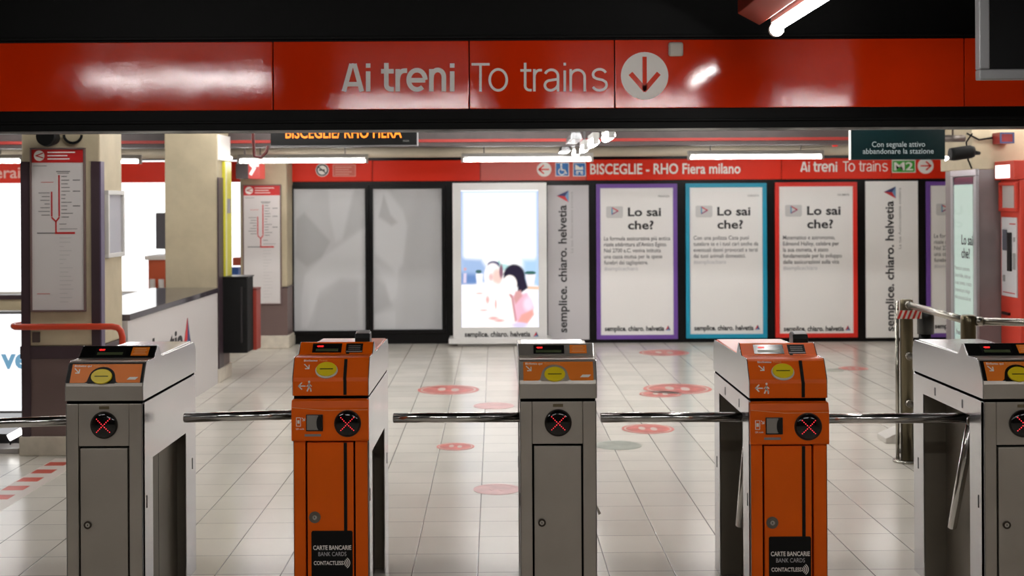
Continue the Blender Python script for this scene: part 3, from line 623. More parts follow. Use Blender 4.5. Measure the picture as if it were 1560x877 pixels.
# side face of the front column carries a glazed notice holder
SP = Plane((x1, 0, 0), (0, 1, 0)); 
yy0 = CY + .09; yy1 = CY + .45
t = thing('notice_holder', (x1, CY + .27, Z_(170, 392, 8.5)), 'clear glazed notice holder on the right side of the front column', 'notice holder')
zz0, zz1 = Z_(170, 392, 8.5), Z_(170, 290, 8.5)
MB().frame(SP, yy0, yy1, zz0, zz1, .03, .001, .03).build('frame', LIGHTMETAL, t, .003)
MB().rect(SP, yy0 + .03, yy1 - .03, zz0 + .03, zz1 - .03, .001, .012).build('sheet', mat('notice_sheet', rgb(180, 178, 186), .2), t)
def metro_map(px0, px1, py0, py1, Y, label, header, sk):
    P = Plane((0, Y, 0)); x0, z0 = pt(px0, py1, Y); x1, z1 = pt(px1, py0, Y); W = x1 - x0; Hh = z1 - z0
    t = thing('metro_map', ((x0 + x1) / 2, Y, z0), label, 'map', 'metro line maps on columns')
    MB().frame(P, x0, x1, z0, z1, .012, .001, .028).build('frame', mat('map_frame', rgb(120, 96, 94), .4), t, .003)
    MB().rect(P, x0 + .01, x1 - .01, z0 + .01, z1 - .01, .001, .018).build('sheet', mat('map_sheet', rgb(222, 216, 214), .25), t)
    R = mat('map_red', rgb(204, 40, 40), .4); h = .018
    zh = z1 - Hh * .09
    MB().rect(P, x0 + .012, x1 - .012, zh, z1 - .012, h, h + .002).build('header', R, t)
    q = lambda a, b: (x0 + a * W, z1 - b * Hh)
    u, v = q(.17, .048); r = .032 * Hh
    mb = MB().ell(P, u, v, r, None, h + .002, h + .004)
    for i, wd in enumerate((.5, .36, .4)): a, b = q(.32, .028 + i * .02); mb.rect(P, a, a + wd * W, b - .004, b + .004, h + .002, h + .004)
    mb.build('header_print', WHITEINK, t)
    MB().stroke(P, [(u + r * .7, v + r * .5), (u - r * .6, v), (u + r * .7, v - r * .4)], r * .2, h + .004, h + .006).build('header_arrow', R, t)
    mb = MB()
    def dash(a, b0, b1, n):
        for i in range(n):
            f0, f1 = b0 + (b1 - b0) * i / n, b0 + (b1 - b0) * (i + .82) / n
            (ua, va), (ub, vb) = q(a, f0), q(a, f1); mb.stroke(P, [(ua, va), (ub, vb)], W * .026, h, h + .002)
    dash(.525, .17, .42, 12); dash(.39, .27, .42, 8)
    mb.stroke(P, [q(.39, .425), q(.465, .45), q(.465, .515)], W * .026, h, h + .002).stroke(P, [q(.465, .45), q(.525, .425)], W * .026, h, h + .002)
    mb.stroke(P, [q(.46, .52), q(.80, .52)], Hh * .012, h, h + .002)
    mb.stroke(P, [q(.2, .21), q(.42, .21)], Hh * .003, h, h + .002); mb.stroke(P, [q(.12, .89), q(.35, .89)], Hh * .003, h, h + .002)
    mb.build('line_diagram', R, t)
    mb = MB(); rr = random.Random(3)
    for i in range(12):
        b = .175 + i * .0225; l = .06 + rr.random() * .14; mb.stroke(P, [q(.57, b), q(.57 + l, b)], Hh * .0045, h, h + .0015)
        if i in (1, 4, 8): mb.stroke(P, [q(.78, b), q(.9, b)], Hh * .006, h, h + .0015)
    for i in range(7):
        b = .275 + i * .0225; l = .06 + rr.random() * .16; mb.stroke(P, [q(.35 - l, b), q(.35, b)], Hh * .0045, h, h + .0015)
    mb.stroke(P, [q(.48, .145), q(.72, .145)], Hh * .006, h, h + .0015).stroke(P, [q(.5, .155), q(.7, .155)], Hh * .004, h, h + .0015)
    mb.stroke(P, [q(.13, .52), q(.45, .52)], Hh * .007, h, h + .0015)
    mb.stroke(P, [q(.53, .465), q(.65, .465)], Hh * .0045, h, h + .0015).stroke(P, [q(.53, .495), q(.85, .495)], Hh * .003, h, h + .0015)
    mb.stroke(P, [q(.06, .11), q(.3, .11)], Hh * .003, h, h + .0015)
    mb.build('station_names', mat('map_ink', rgb(120, 116, 116), .6), t)
    mb = MB()
    for i in range(16):
        b = .55 + i * .026; l = .06 + rr.random() * .2; mb.stroke(P, [q(.53, b), q(.53 + l, b)], Hh * .003, h, h + .0015)
    mb.build('faded_names', mat('map_faint', rgb(190, 186, 184), .6), t)
metro_map(48.5, 131, 225, 474.5, CY, 'large metro line map framed on the front column', True, 0)
# second column
C2 = 11.6
xa, xb = X_(251, C2), X_(331, C2)
c2 = column(xa, xb, C2, 12.08, Z_(290, 453, C2), .012, 'second cream column beside the parapet')
MB().box(xb + .001, xb + .013, C2 - .01, C2 + .19, .13, Z_(331, 270, C2)).build('corner_guard', DARKBROWN, c2, .002)
P2 = Plane((xb, 0, 0), (0, 1, 0))
z0, z1 = Z_(342, 440, 11.9), Z_(342, 246, 11.9)
t = thing('side_sign', (xb, 11.9, z0), 'narrow yellow vertical sign on the right face of the second column', 'sign')
MB().rect(P2, C2 + .2, 12.07, z0, z1, .001, .03).build('panel', mat('yellow_sign', rgb(214, 206, 60), .4), t, .003)
MB().rect(P2, C2 + .21, C2 + .27, z0 + .03, z1 - .03, .03, .032).build('side_strip', mat('pale_yellow', rgb(226, 222, 168), .4), t)
MB().rect(P2, C2 + .28, 12.02, z1 - .5, z1 - .36, .03, .032).build('grey_label', GREYINK, t)
tag(MB().rect(P2, C2 + .02, 12.07, Z_(342, 245, 11.9), Z_(342, 207, 11.9), .001, .02).build('white_notice', WHITEINK), 'plain white board at the top right face of the second column', 'board')
lamp_t = tag(MB().tube([(xb + .03, C2 + .1, z1 + .04), (xb + .03, 12.05, z1 + .04)], .018, 10).build('sign_lamp', glow('sign_lamp_glow', (1, .97, .9, 1), 3)), 'small glowing lamp above the narrow yellow sign', 'lamp')
# bin on the column side and the red extinguisher box
YB = 11.95
x0, z0 = pt(341, 534, YB); x1, z1 = pt(383, 419, YB)
t = thing('wall_bin', (xb + .1, YB, z0), 'black tall wall box mounted on the right side of the second column', 'box')
MB().box(xb + .002, x1, YB - .2, YB + .08, z0, z1 - .015).build('body', BLACKMATT, t, .008)
MB().box(xb + .001, x1 + .01, YB - .21, YB + .085, z1 - .015, z1).build('lid', BLACKPLASTIC, t, .004)
MB().box(x1 - .06, x1 - .045, YB - .212, YB - .199, z0 + .1, z1 - .1).build('edge_strip', mat('dark_strip', rgb(40, 36, 38), .3), t)
x2, z2 = pt(394, 441, YB + .2); z3 = Z_(390, 531, YB + .2)
t = thing('hose_box', (x2 - .1, YB + .2, z3), 'narrow brick red box behind the black wall box', 'box')
MB().box(xb + .003, x2, YB + .09, YB + .3, z3, z2).build('body', mat('brick_red', rgb(158, 56, 44), .4), t, .006)
MB().box(xb + .003, x2 + .004, YB + .086, YB + .304, z2, z2 + .02).build('lid', mat('brick_red_dark', rgb(120, 40, 32), .4), t, .003)
# third column at the far wall with the second map
C3 = 14.3
c3 = column(X_(366, C3), X_(437, C3), C3, YW - .002, Z_(400, 437, C3), .012, 'third cream column at the far wall behind the second map', plz=Z_(400, 511, C3))
metro_map(371, 428.5, 281, 463.5, C3 - .004, 'smaller metro line map on the third column near the far wall', True, 1)
t = thing('lit_wall_sign', (X_(380, 13.6), 13.6, Z_(380, 272, 13.6)), 'small red and white lit box sign under the first tube lamp', 'sign')
xq0, zq0 = pt(359, 272, 13.9); xq1, zq1 = pt(378, 249, 13.9); xq2 = X_(396, 13.9)
MB().box(xq0, xq1, 13.9, 14.2, zq0, zq1).build('housing', mat('sign_housing', rgb(76, 66, 66), .4), t, .004)
MB().box(xq1 + .001, xq2, 13.9, 14.2, zq0, zq1).build('face', glow('sign_face_red', (.75, .06, .05, 1), .9), t, .004)
MB().stroke(Plane((0, 13.9, 0)), [(xq1 + .03, zq0 + .05), (xq1 + .07, zq0 + .12), (xq1 + .03, zq1 - .01), (xq2 - .02, zq1 - .02)], .035, .001, .003).build('print', glow('sign_face_white', (1, .95, .92, 1), 1.2), t)
MB().tube([((xq0 + xq1) / 2, 14.05, zq1), ((xq0 + xq1) / 2, 14.05, 3.0)], .01, 8).build('hanger', GREYMETAL, t)
# camera dome and cable at the top of the front column
x, z = pt(77, 209, CY - .1)
t = thing('loudspeaker', (x, CY - .1, z), 'black round loudspeaker at the top of the front column', 'loudspeaker')
MB().tube([(x, CY - .002, z), (x, CY - .06, z), (x, CY - .16, z), (x, CY - .2, z)], .06, 20, radii=[.03, .05, .066, .06]).build('body', BLACKMATT, t)
MB().tube([pt3 for pt3 in [(x + .06 + .06 * (1 - math.cos(a)), CY - .02, z + .02 - .055 * math.sin(a)) for a in [math.pi * i / 10 for i in range(11)]]], .009, 8).build('cable', BLACKMATT, t)

# parapet between the columns
PX = x1p = X_(153, CY) + .02
zp = .905
t = thing('stair_parapet', (PX - .1, 10.2, 0), 'white stair parapet with a dark coping between the two left columns', 'parapet', None, 'structure')
MB().box(PX - .16, PX, 8.82, C2 - .03, 0, zp - .05).build('body', WHITEPANEL, t)
MB().box(PX - .62, PX + .015, 8.82, C2 - .025, zp - .05, zp - .005).build('coping', mat('coping_stone', rgb(70, 62, 70), .06, spec=.9), t, .004)
MB().box(PX - .60, PX - .16, 8.84, C2 - .05, 0, zp - .05).build('inner_wall', CREAM, t)
PP = Plane((PX, 0, 0), (0, 1, 0))
ty = lambda px: PX * F / (px - VX)
text(MB(), PP, 'helvetia', ty(205), ty(278), .46, .2, .025, .002).build('lettering', DARKINK, t)
triangle_logo(PP, ty(283.5), .46, .26, t)

# red hand rail around the front column
RY = CY - .13; zr = Z_(100, 497.5, RY)
t = thing('hand_rail', (X_(100, RY), RY, zr), 'orange red tubular hand rail round the front column', 'rail')
xr0, xr1 = X_(14, RY), X_(183, RY); pts = []
pts += [(xr0 + .12, RY + .35, zr), (xr0 + .03, RY + .2, zr), (xr0, RY + .06, zr), (xr0 + .03, RY + .012, zr), (xr0 + .1, RY, zr)]
pts += [(xr1 - .06, RY, zr), (xr1 - .02, RY, zr - .008), (xr1, RY, zr - .03), (xr1 + .01, RY, zr - .07), (xr1 + .01, RY, 0)]
MB().tube(pts, .021, 14).build('tube', mat('rail_red', rgb(208, 66, 34), .35), t)
for xq in (X_(70, RY), X_(142, RY)): MB().tube([(xq, RY, zr), (xq, CY + .001, zr)], .012, 10).build('bracket', GREYMETAL, t)
x, z = pt(25, 504, RY + .02)
tag(MB().box(x - .03, x + .03, RY + .22, RY + .226, z - .11, z + .02).build('tag_card', WHITEINK), 'small white card hanging under the left end of the red hand rail', 'card')
xm, zm = pt(55, 521, CY)
tag(MB().box(xm - .02, xm + .03, CY - .02, CY - .001, zm - .0, zm + .07).build('switch_plate', mat('switch_brown', rgb(70, 56, 52), .4), None, .003), 'small dark switch plate under the red rail on the front column', 'switch')

# lit advertising box by the stair at the left
VY_ = 9.6; x0, z0 = pt(-70, 626, VY_); x1, z1 = pt(40, 478, VY_); z0 = max(z0, .02)
t = thing('lit_stair_panel', ((x0 + x1) / 2, VY_, 0), 'glowing white advertising box with blue letters left of the front column', 'advertising box')
vp = Plane((0, VY_, 0))
MB().rect(vp, x0, x1, .0, z1 + .02, -.1, -.002).build('housing', GREYMETAL, t, .004)
MB().rect(vp, x0 + .01, x1 - .01, z0, z1, -.002, .004).build('face', glow('white_box_glow', (.98, .98, 1, 1), 1.15), t)
text(MB(), vp, 've', pt(-1, 0, VY_)[0], pt(41, 0, VY_)[0], Z_(15, 560, VY_), 31 * VY_ / F, .03, .006).build('lettering', glow('blue_backlit_ink', rgb(112, 160, 190), 1.0), t)
t = thing('stair_kerb', (-3.75, 8.9, 0), 'low dark glossy stair kerb with a grey step at the left edge', 'kerb', None, 'structure')
MB().box(-4.4, -3.30, 8.55, 9.4, 0, .10).build('kerb', mat('kerb_black', rgb(30, 28, 30), .12), t, .004)
MB().box(-4.4, -3.32, 8.36, 8.55, 0, .035).build('step', mat('step_grey', rgb(176, 170, 168), .3), t, .004)
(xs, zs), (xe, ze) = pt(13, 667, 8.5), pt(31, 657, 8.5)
t = thing('kerb_reflection', ((xs + xe) / 2, 8.5, 0), 'short glowing tube standing in for a lamp reflection before the dark stair kerb', 'lamp')
MB().tube([(xs, 8.5, zs), (xe, 8.53, ze)], .024, 12).build('tube', glow('kerb_reflection_glow', (1, .97, .93, 1), 3.0), t)  # glowing tube stands in for the reflection of a lamp
for xq, yq, zq in ((xs + .012, 8.5, zs), (xe - .012, 8.528, ze)): MB().tube([(xq, yq, zq), (xq, yq, .034)], .006, 8).build('reflection_leg', BLACKMATT, t)

# ---------------------------------------------------------------- right side: column, kiosk, ticket machine
KX = 4.0; KY = 10.5
t = thing('column', (KX + .8, KY + .4, 0), 'right cream column with grey lower cladding', 'column', None, 'structure')
zk = Z_(1500, 258, KY)
MB().box(KX - .02, KX + 1.6, KY, KY + .75, zk, 3.0).build('upper_shaft', CREAM, t, .008)
MB().box(KX + .02, KX + 1.58, KY - .005, KY + .74, 0, zk).build('lower_cladding', mat('grey_cladding', rgb(128, 116, 116), .4, noise=.05), t, .004)
KP = Plane((KX + .018, 0, 0), (0, -1, 0))
ky = lambda px: (KX - .06) * F / (px - VX)
zq0, zq1 = .02, Z_(1458, 259, 10.9)
t = thing('glass_kiosk', (KX, 10.9, 0), 'tall backlit poster kiosk with a glass front on the right column', 'poster kiosk')
a0, a1 = -ky(1439.5), -ky(1478)
gm = bpy.data.materials.new('kiosk_glass'); gm.use_nodes = True
gb = gm.node_tree.nodes['Principled BSDF']; gb.inputs['Transmission Weight'].default_value = 1.0; gb.inputs['Roughness'].default_value = 0.02; gb.inputs['IOR'].default_value = 1.1; gb.inputs['Base Color'].default_value = (.92, .97, .96, 1)
MB().frame(KP, a0, a1, zq0, zq1, .06, .001, .03).build('frame', mat('kiosk_frame', rgb(176, 174, 178), .3, .6), t, .006)
MB().rect(KP, a0 + .07, a1 - .07, zq0 + .07, zq1 - .13, .001, .02).build('lit_sheet', mat('kiosk_sheet', rgb(214, 224, 218), .5, emit=.42, ecol=rgb(214, 232, 222)), t)
MB().rect(KP, a0 + .07, a1 - .07, zq1 - .13, zq1 - .07, .001, .021).build('top_strip', mat('kiosk_violet', rgb(150, 60, 96), .5), t)
MB().rect(KP, a0 + .07, a1 - .07, zq0 + .07, zq1 - .07, .026, .029).build('glass', gm, t)
kp = Plane((KX - .003, 0, 0), (0, -1, 0)); W = a1 - a0
mb = MB(); zz = lambda py: Z_(1465, py, 10.9)
text(mb, kp, 'Lo sai', a0 + .42 * W, a0 + .86 * W, zz(371), .085, .02); text(mb, kp, 'che?', a0 + .42 * W, a0 + .74 * W, zz(391), .085, .02)
mb.build('headline', DARKINK, t)
mb = MB()
for i, s_ in enumerate(["Matematico e astronomo,", "Edmond Halley, celebre per", "la sua cometa, è stato", "fondamentale per lo sviluppo", "delle assicurazioni sulla vita"]):
    text(mb, kp, s_, a0 + .15 * W, a0 + (.74 + .03 * (i % 3)) * W, zz(410 + i * 11), .035)
text(mb, kp, 'helvetia', a0 + .2 * W, a0 + .7 * W, zz(508), .045, .02)
mb.build('body_text', GREYINK, t)
# ticket machine
MX = 4.22; yf = MX * F / (1515 - VX); yn = MX * F / (1554 - VX)
t = thing('ticket_machine', (MX + .3, (yf + yn) / 2, 0), 'red ticket machine standing before the right column', 'ticket machine')
yf = min(yf, KY - .01)
zm1 = Z_(1535, 274, 10.3); zm2 = Z_(1535, 247, 10.3)
MRED = mat('machine_red', rgb(206, 62, 44), .4); MSIDE = MRED
MB().box(MX, MX + .7, yn, yf, .05, zm1).build('cabinet', MRED, t, .008)
MB().box(MX - .05, MX + .7, yn - .005, yf + .003, zm1, zm2 + .01).build('header', MRED, t, .008)
MB().box(MX + .02, MX + .68, yn + .02, yf - .02, 0, .05).build('plinth', BLACKMATT, t)
MP = Plane((MX, 0, 0), (0, -1, 0)); mh = Plane((MX - .05, 0, 0), (0, -1, 0)); b0_, b1_ = -yf, -yn; W = b1_ - b0_
zz = lambda py: Z_(1535, py, 10.25)
MB().rect(mh, b0_ + .08 * W, b1_ - .2 * W, zz(271), zz(251), 0, .004).build('lit_display', glow('display_white', (1, .98, .97, 1), 2.0), t)
MB().frame(MP, b0_ + .08 * W, b1_ - .06 * W, zz(322), zz(277), .03, .001, .03).build('notice_frame', MRED, t, .004)
MB().rect(MP, b0_ + .1 * W, b1_ - .09 * W, zz(319), zz(281), .001, .008).build('notice', mat('machine_notice', rgb(190, 182, 178), .5), t)
MB().rect(MP, b0_ + .12 * W, b1_ - .12 * W, zz(452), zz(331), .001, .012).build('control_panel', mat('machine_white', rgb(214, 212, 214), .4), t, .002)
MB().rect(MP, b0_ + .2 * W, b0_ + .42 * W, zz(382), zz(350), .012, .016).build('touch_screen', mat('dim_screen', rgb(92, 94, 104), .2), t)
MB().rect(MP, b0_ + .50 * W, b0_ + .66 * W, zz(413), zz(354), .012, .03).build('card_slot', BLACKPLASTIC, t, .003)
MB().rect(MP, b0_ + .76 * W, b0_ + .82 * W, zz(368), zz(361), .012, .018).rect(MP, b0_ + .72 * W, b0_ + .84 * W, zz(410), zz(385), .012, .016).rect(MP, b0_ + .2 * W, b0_ + .3 * W, zz(430), zz(420), .012, .016).build('coin_slot', GREYINK, t)
MB().rect(MP, b0_ + .2 * W, b1_ - .2 * W, zz(447), zz(445.5), .012, .015).rect(MP, b0_ + .55 * W, b1_ - .16 * W, zz(342), zz(340), .012, .015).build('red_line_print', mat('machine_red_ink', rgb(190, 60, 66), .5), t)
MB().rect(MP, b0_ + .15 * W, b0_ + .5 * W, zz(481), zz(477), .001, .02).build('tray_slot', BLACKPLASTIC, t)
# projector style spotlight / camera by the column
x0, z0 = pt(1447, 233, 10.2); x1 = X_(1484, 10.2)
t = thing('security_camera', (x1, 10.2, z0), 'black cylindrical security camera with a small white light before the right column', 'camera')
MB().tube([(x0, 10.2, z0 - .01), (x0 + .03, 10.2, z0 - .01), (x1 - .03, 10.2, z0 + .01), (x1, 10.2, z0 + .01)], .05, 18, radii=[.05, .055, .055, .045]).build('body', BLACKMATT, t)
MB().tube([(x0 - .012, 10.2, z0 - .04), (x0 - .04, 10.2, z0 - .045)], .02, 12, radii=[.012, .022]).build('light', glow('camera_light', (1, .97, .92, 1), 5), t)
MB().tube([(x0 - .012, 10.2, z0 - .04), (x0 + .02, 10.2, z0 - .03)], .012, 10).build('light_holder', GREYMETAL, t)
MB().tube([(x1 - .01, 10.2, z0 + .01), (x1 + .06, 10.25, z0 + .0), (x1 + .06, KY + .002, z0)], .016, 10).build('arm', BLACKMATT, t)
MB().tube([(x1 + .0, 10.24, z0 + .16), (x1 + .02, 10.42, z0 + .1), (x1 + .05, 10.46, z0 - .05), (x1 + .09, KY - .012, zk + .01)], .007, 8).build('cable', BLACKMATT, t)
x, z = pt(1458, 210, 10.2); 
tag(MB().tube([(x - .08, 10.3, z), (x + .1, 10.3, z)], .03, 14).tube([(x, 10.3, z), (x, 10.3, 3.0)], .008, 8).build('small_spotlight', mat('dull_tube', rgb(120, 110, 104), .35, .5)), 'small grey spotlight above the black security camera', 'spotlight')
x0, z0 = pt(1526, 218, 10.3); x1, z1 = pt(1548, 201, 10.3)
t = thing('alarm_box', ((x0 + x1) / 2, 10.4, z0), 'small red alarm box with a blue edge on the right column', 'alarm')
MB().box(x0, x1, 10.34, KY - .001, z0, z1).build('body', mat('alarm_red', rgb(140, 22, 26), .4), t, .004)
MB().frame(Plane((0, 10.34, 0)), x0, x1, z0, z1, .014, 0, .006).build('rim', mat('alarm_blue', rgb(60, 66, 110), .4), t)
tag(MB().tube([(X_(1486, 10.3), KY - .012, Z_(1486, 202, 10.4)), (X_(1505, 10.3), KY - .015, Z_(1505, 212, 10.4)), (x0 - .005, KY - .02, Z_(1520, 209, 10.4))], .008, 8).build('alarm_cable', BLACKMATT), 'black cable running to the red alarm box', 'cable')
# hanging dark evacuation sign
HY = 9.3
x0, z0 = pt(1296.5, 243, HY); x1, z1 = pt(1440, 200, HY); 
t = thing('hanging_sign', ((x0 + x1) / 2, HY, z0), 'dark green hanging evacuation sign with two lines of white text', 'sign')
hp = Plane((0, HY, 0)); z0 = Z_(1368, 243, HY); z1 = z0 + .3
MB().rect(hp, x0, x1, z0, z1, -.06, 0).build('panel', mat('dark_green_sign', rgb(6, 32, 34), .25), t, .004)
MB().box(x0 - .004, x0, HY - .001, HY + .05, z0, z1).build('edge_strip', WHITEINK, t)
mb = MB()
text(mb, hp, 'Con segnale attivo', pt(1327, 0, HY)[0], pt(1408, 0, HY)[0], Z_(1368, 223.5, HY), 8 * HY / F, .004)
text(mb, hp, 'abbandonare la stazione', pt(1313, 0, HY)[0], pt(1421, 0, HY)[0], Z_(1368, 234, HY), 8 * HY / F, .004)
mb.build('lettering', glow('pale_lit_ink', (.55, .6, .58, 1), .55), t)
for x in (x0 + .15, x1 - .15): MB().tube([(x, HY + .03, z1 - .01), (x, HY + .03, 3.0)], .01, 8).build('hanger', GREYMETAL, t)
x, z = pt(1272, 223, 12.9)
t = thing('alarm_beacon', (x, 12.9, z), 'small red alarm beacon in a wire cage left of the dark green sign', 'beacon')
MB().tube([(x, 12.9, z), (x, 12.9, z + .02), (x, 12.9, z + .05)], .03, 14, radii=[.026, .034, .034]).build('red_lens', mat('beacon_red', rgb(230, 30, 24), .3, emit=.6, ecol=rgb(240, 20, 16)), t)
MB().tube([(x, 12.9, z + .05), (x, 12.9, z + .12), (x, 12.9, z + .14)], .03, 14, radii=[.03, .04, .012]).build('cup', CHROME, t)
MB().tube([(x, 12.9, z + .14), (x, 12.9, 3.0)], .008, 8).build('stem', GREYMETAL, t)
# LED train display
DY = 9.2
x0, z0 = pt(412, 222.5, DY); x1, z1 = pt(635, 190, DY); z0 = Z_(520, 221.5, DY); z1 = z0 + .3
t = thing('train_display', ((x0 + x1) / 2, DY, z0), 'hanging black train display with orange dot letters behind the beam', 'display')
dp = Plane((0, DY, 0))
MB().rect(dp, x0, x1, z0, z1, -.1, 0).build('housing', BLACKPLASTIC, t, .006)
MB().rect(dp, x0 - .002, x1 + .002, z0 - .005, z0 + .002, -.1, .004).rect(dp, x1 - .003, x1 + .004, z0, z1, -.1, .004).build('edge_trim', GREYMETAL, t)
mb = MB(); text(mb, dp, 'BISCEGLIE/ RHO FIERA', pt(434, 0, DY)[0], pt(611, 0, DY)[0], Z_(520, 210, DY), 17 * DY / F, .012)
mb.build('lettering', AMBERLED, t)
text(MB(), dp, 'min', pt(613, 0, DY)[0], pt(622, 0, DY)[0], Z_(620, 216, DY), .02).build('caption', GREYINK, t)
for x in (x0 + .2, x1 - .2): MB().tube([(x, DY + .05, z1 - .01), (x, DY + .05, 3.0)], .012, 8).build('hanger', GREYMETAL, t)
tag(MB().tube([(X_(411, 9.4), 9.35, Z_(411, 222, 9.35)), (X_(408, 9.4), 9.35, Z_(408, 232, 9.35)), (X_(400, 9.4), 9.35, Z_(400, 240, 9.35)), (X_(390, 9.4), 9.35, Z_(390, 238, 9.35)), (X_(388, 9.4), 9.35, Z_(388, 210, 9.35)), (X_(388, 9.4), 9.35, 3.0)], .012, 8).build('hanging_cable', mat('dark_red_cable', rgb(96, 36, 34), .4)), 'loose looped cable hanging left of the train display', 'cable')

# ---------------------------------------------------------------- steel barrier
t = thing('handrail_barrier', (2.6, 7.2, 0), 'stainless steel handrail barrier behind the rightmost turnstile', 'barrier')
PA = (X_(1380, 7.96), 7.96); PB_ = (X_(1474, 6.85), 6.85); PC = (PB_[0] + .72, 6.62)
zt = 1.03
for i, (x, y) in enumerate((PA, PB_, PC)):
    po = MB().tube([(x, y, .012), (x, y, zt - .02), (x, y, zt + .015), (x, y, zt + .022)], .041, 22, radii=[.041, .041, .041, .034]).build('post', mat('post_steel', rgb(104, 96, 78), .3, 1.0), t)
    MB().tube([(x, y, 0), (x, y, .012), (x, y, .016)], .09, 24, radii=[.09, .09, .05]).build('base_plate', RAILSTEEL, po)
xl, yl = PA[0] - .055, PA[1] + .02
MB().tube([(xl, yl, .0), (xl, yl, zt + .01)], .012, 10).build('side_bar', RAILSTEEL, t)
for zr_ in (zt - .012, .69, .385):
    for (a, b) in ((PA, PB_), (PB_, PC)):
        d = Vector((b[0] - a[0], b[1] - a[1])).normalized() * .04
        MB().tube([(a[0] + d.x, a[1] + d.y, zr_), (b[0] - d.x, b[1] - d.y, zr_)], .0215, 16).build('rail', RAILSTEEL, t)
        MB().tube([(a[0] + d.x * .9, a[1] + d.y * .9, zr_), (a[0] + d.x * 1.9, a[1] + d.y * 1.9, zr_)], .026, 16).build('collar', RAILSTEEL, t)
def stripe_strip(P, u0, u1, v0, v1, name, par, k=5):
    RW = [mat('tape_white', rgb(232, 222, 212), .5), mat('tape_red', rgb(206, 40, 30), .5)]
    mb = MB(); mb.rect(P, u0, u1, v0, v1, 0, .002, 0); W = (u1 - u0) / k; hh = v1 - v0
    for i in range(k):
        a = u0 + i * W; mb.poly(P, [(max(u0, a), v0), (a + W * .5, v0), (min(u1, a + W * .5 + hh * .4), v1), (min(u1, a + hh * .4), v1)], .002, .003, 1)
    return mb.build(name, RW, par)
stp = Plane((0, 7.90, 0))
xa, z0 = pt(1366.5, 485.5, 7.9); xb2, z1 = pt(1404, 472.5, 7.9)
o = stripe_strip(stp, xa, xb2, z0, z1, 'hazard_tape', None); tag(o, 'red and white striped tape wrapped on the barrier post top', 'tape')
x, z = pt(1409, 515, 7.7)
t = thing('belt_post', (x, 8.2, 0), 'black belt stanchion just behind the striped tape', 'stanchion')
x = X_(1409, 8.2)
MB().tube([(x, 8.2, .02), (x, 8.2, .8)], .035, 16).build('pole', BLACKMATT, t)
MB().tube([(x, 8.2, .80), (x, 8.2, .97), (x, 8.2, .98)], .05, 18, radii=[.055, .055, .045]).build('belt_head', BLACKPLASTIC, t)
MB().tube([(x, 8.2, 0), (x, 8.2, .02), (x, 8.2, .03)], .17, 28, radii=[.17, .17, .06]).build('base', BLACKMATT, t)
x, z = pt(1343, 673, 8.65); 
tag(MB().prism_y([(x, 0), (x + .14, 0), (x + .14, .09), (x + .11, .085), (x, .035)], 8.55, 8.75).build('floor_wedge', mat('wedge_white', rgb(214, 208, 200), .5), None, .004), 'pale wedge shaped floor bracket beside the barrier post', 'bracket')

# ---------------------------------------------------------------- floor decals
def fpos(px, py): 
    u, v = px - VX, py - VY; u, v = u - v * ROLL, v + u * ROLL; Y = F * H / v; return u * Y / F, Y
FP = Plane((0, 0, 0), (1, 0, 0), (0, 1, 0))
DR = mat('decal_red', rgb(212, 116, 106), .35, noise=.25, nscale=9); DP = mat('decal_pink', rgb(222, 176, 172), .35, noise=.15, nscale=8); DG = mat('decal_grey', rgb(168, 172, 160), .35, noise=.2, nscale=8); DW = mat('decal_white', rgb(222, 200, 190), .4)
for px, py, wpx, m, lb in [(683, 593.5, 94, DR, 'round red floor sticker in front of the lit advertising screen'), (1032, 592, 104, DR, 'large round red floor sticker before the teal poster'), (1006, 600, 64, DR, 'smaller red floor sticker touching the large one before the teal poster'),
        (987, 653, 80, DR, 'round red floor sticker just beyond the barrier arm right of the middle turnstile'), (941, 678, 72, DG, 'round grey floor sticker right of the middle turnstile'), (694, 680, 58, DR, 'small worn red floor sticker between second and middle turnstile'),
        (757, 745, 72, DP, 'faded pink floor sticker left of the middle turnstile'), (1300, 561, 44, DR, 'small red floor sticker before the right slogan panel'), (1012, 537, 76, DR, 'red floor sticker at the foot of the purple framed poster'),
        (752, 618, 62, DP, 'faint pink floor sticker behind the barrier arm'), (1268, 563.5, 34, DG, 'small grey floor sticker near the right slogan panel')]:
    x, y = fpos(px, py); r = wpx / 2 * y / F
    t = thing('floor_sticker', (x, y, 0), lb, 'sticker', 'round stickers on the floor')
    MB().ell(FP, x, y, r, None, .0004, .0014, n=40).build('disc', m, t)
    MB().ring(FP, x, y, r * .84, r * .9, .0014, .0018, n=36).ell(FP, x - r * .22, y + r * .1, r * .13, r * .32, .0014, .0018).ell(FP, x + r * .22, y - r * .05, r * .13, r * .32, .0014, .0018).build('footprint_print', DW if m is DR else m, t)
x0, y0 = fpos(78, 707); x1, y1 = fpos(-10, 757)
t = thing('hazard_floor_strip', ((x0 + x1) / 2, (y0 + y1) / 2, 0), 'red and white hazard strip stuck on the floor by the front column', 'floor strip')
xc = -2.92
MB().rect(FP, xc - .09, xc + .12, 6.6, 8.2, .0004, .0012).build('white_strip', mat('strip_white', rgb(226, 214, 204), .4), t)
mb = MB()
for i in range(7):
    yy = 6.62 + i * .225; mb.poly(FP, [(xc - .08, yy), (xc + .05, yy), (xc + .05, yy + .11), (xc - .08, yy + .11)], .0012, .0018)
mb.build('red_blocks', mat('strip_red', rgb(214, 92, 76), .4, noise=.15), t)

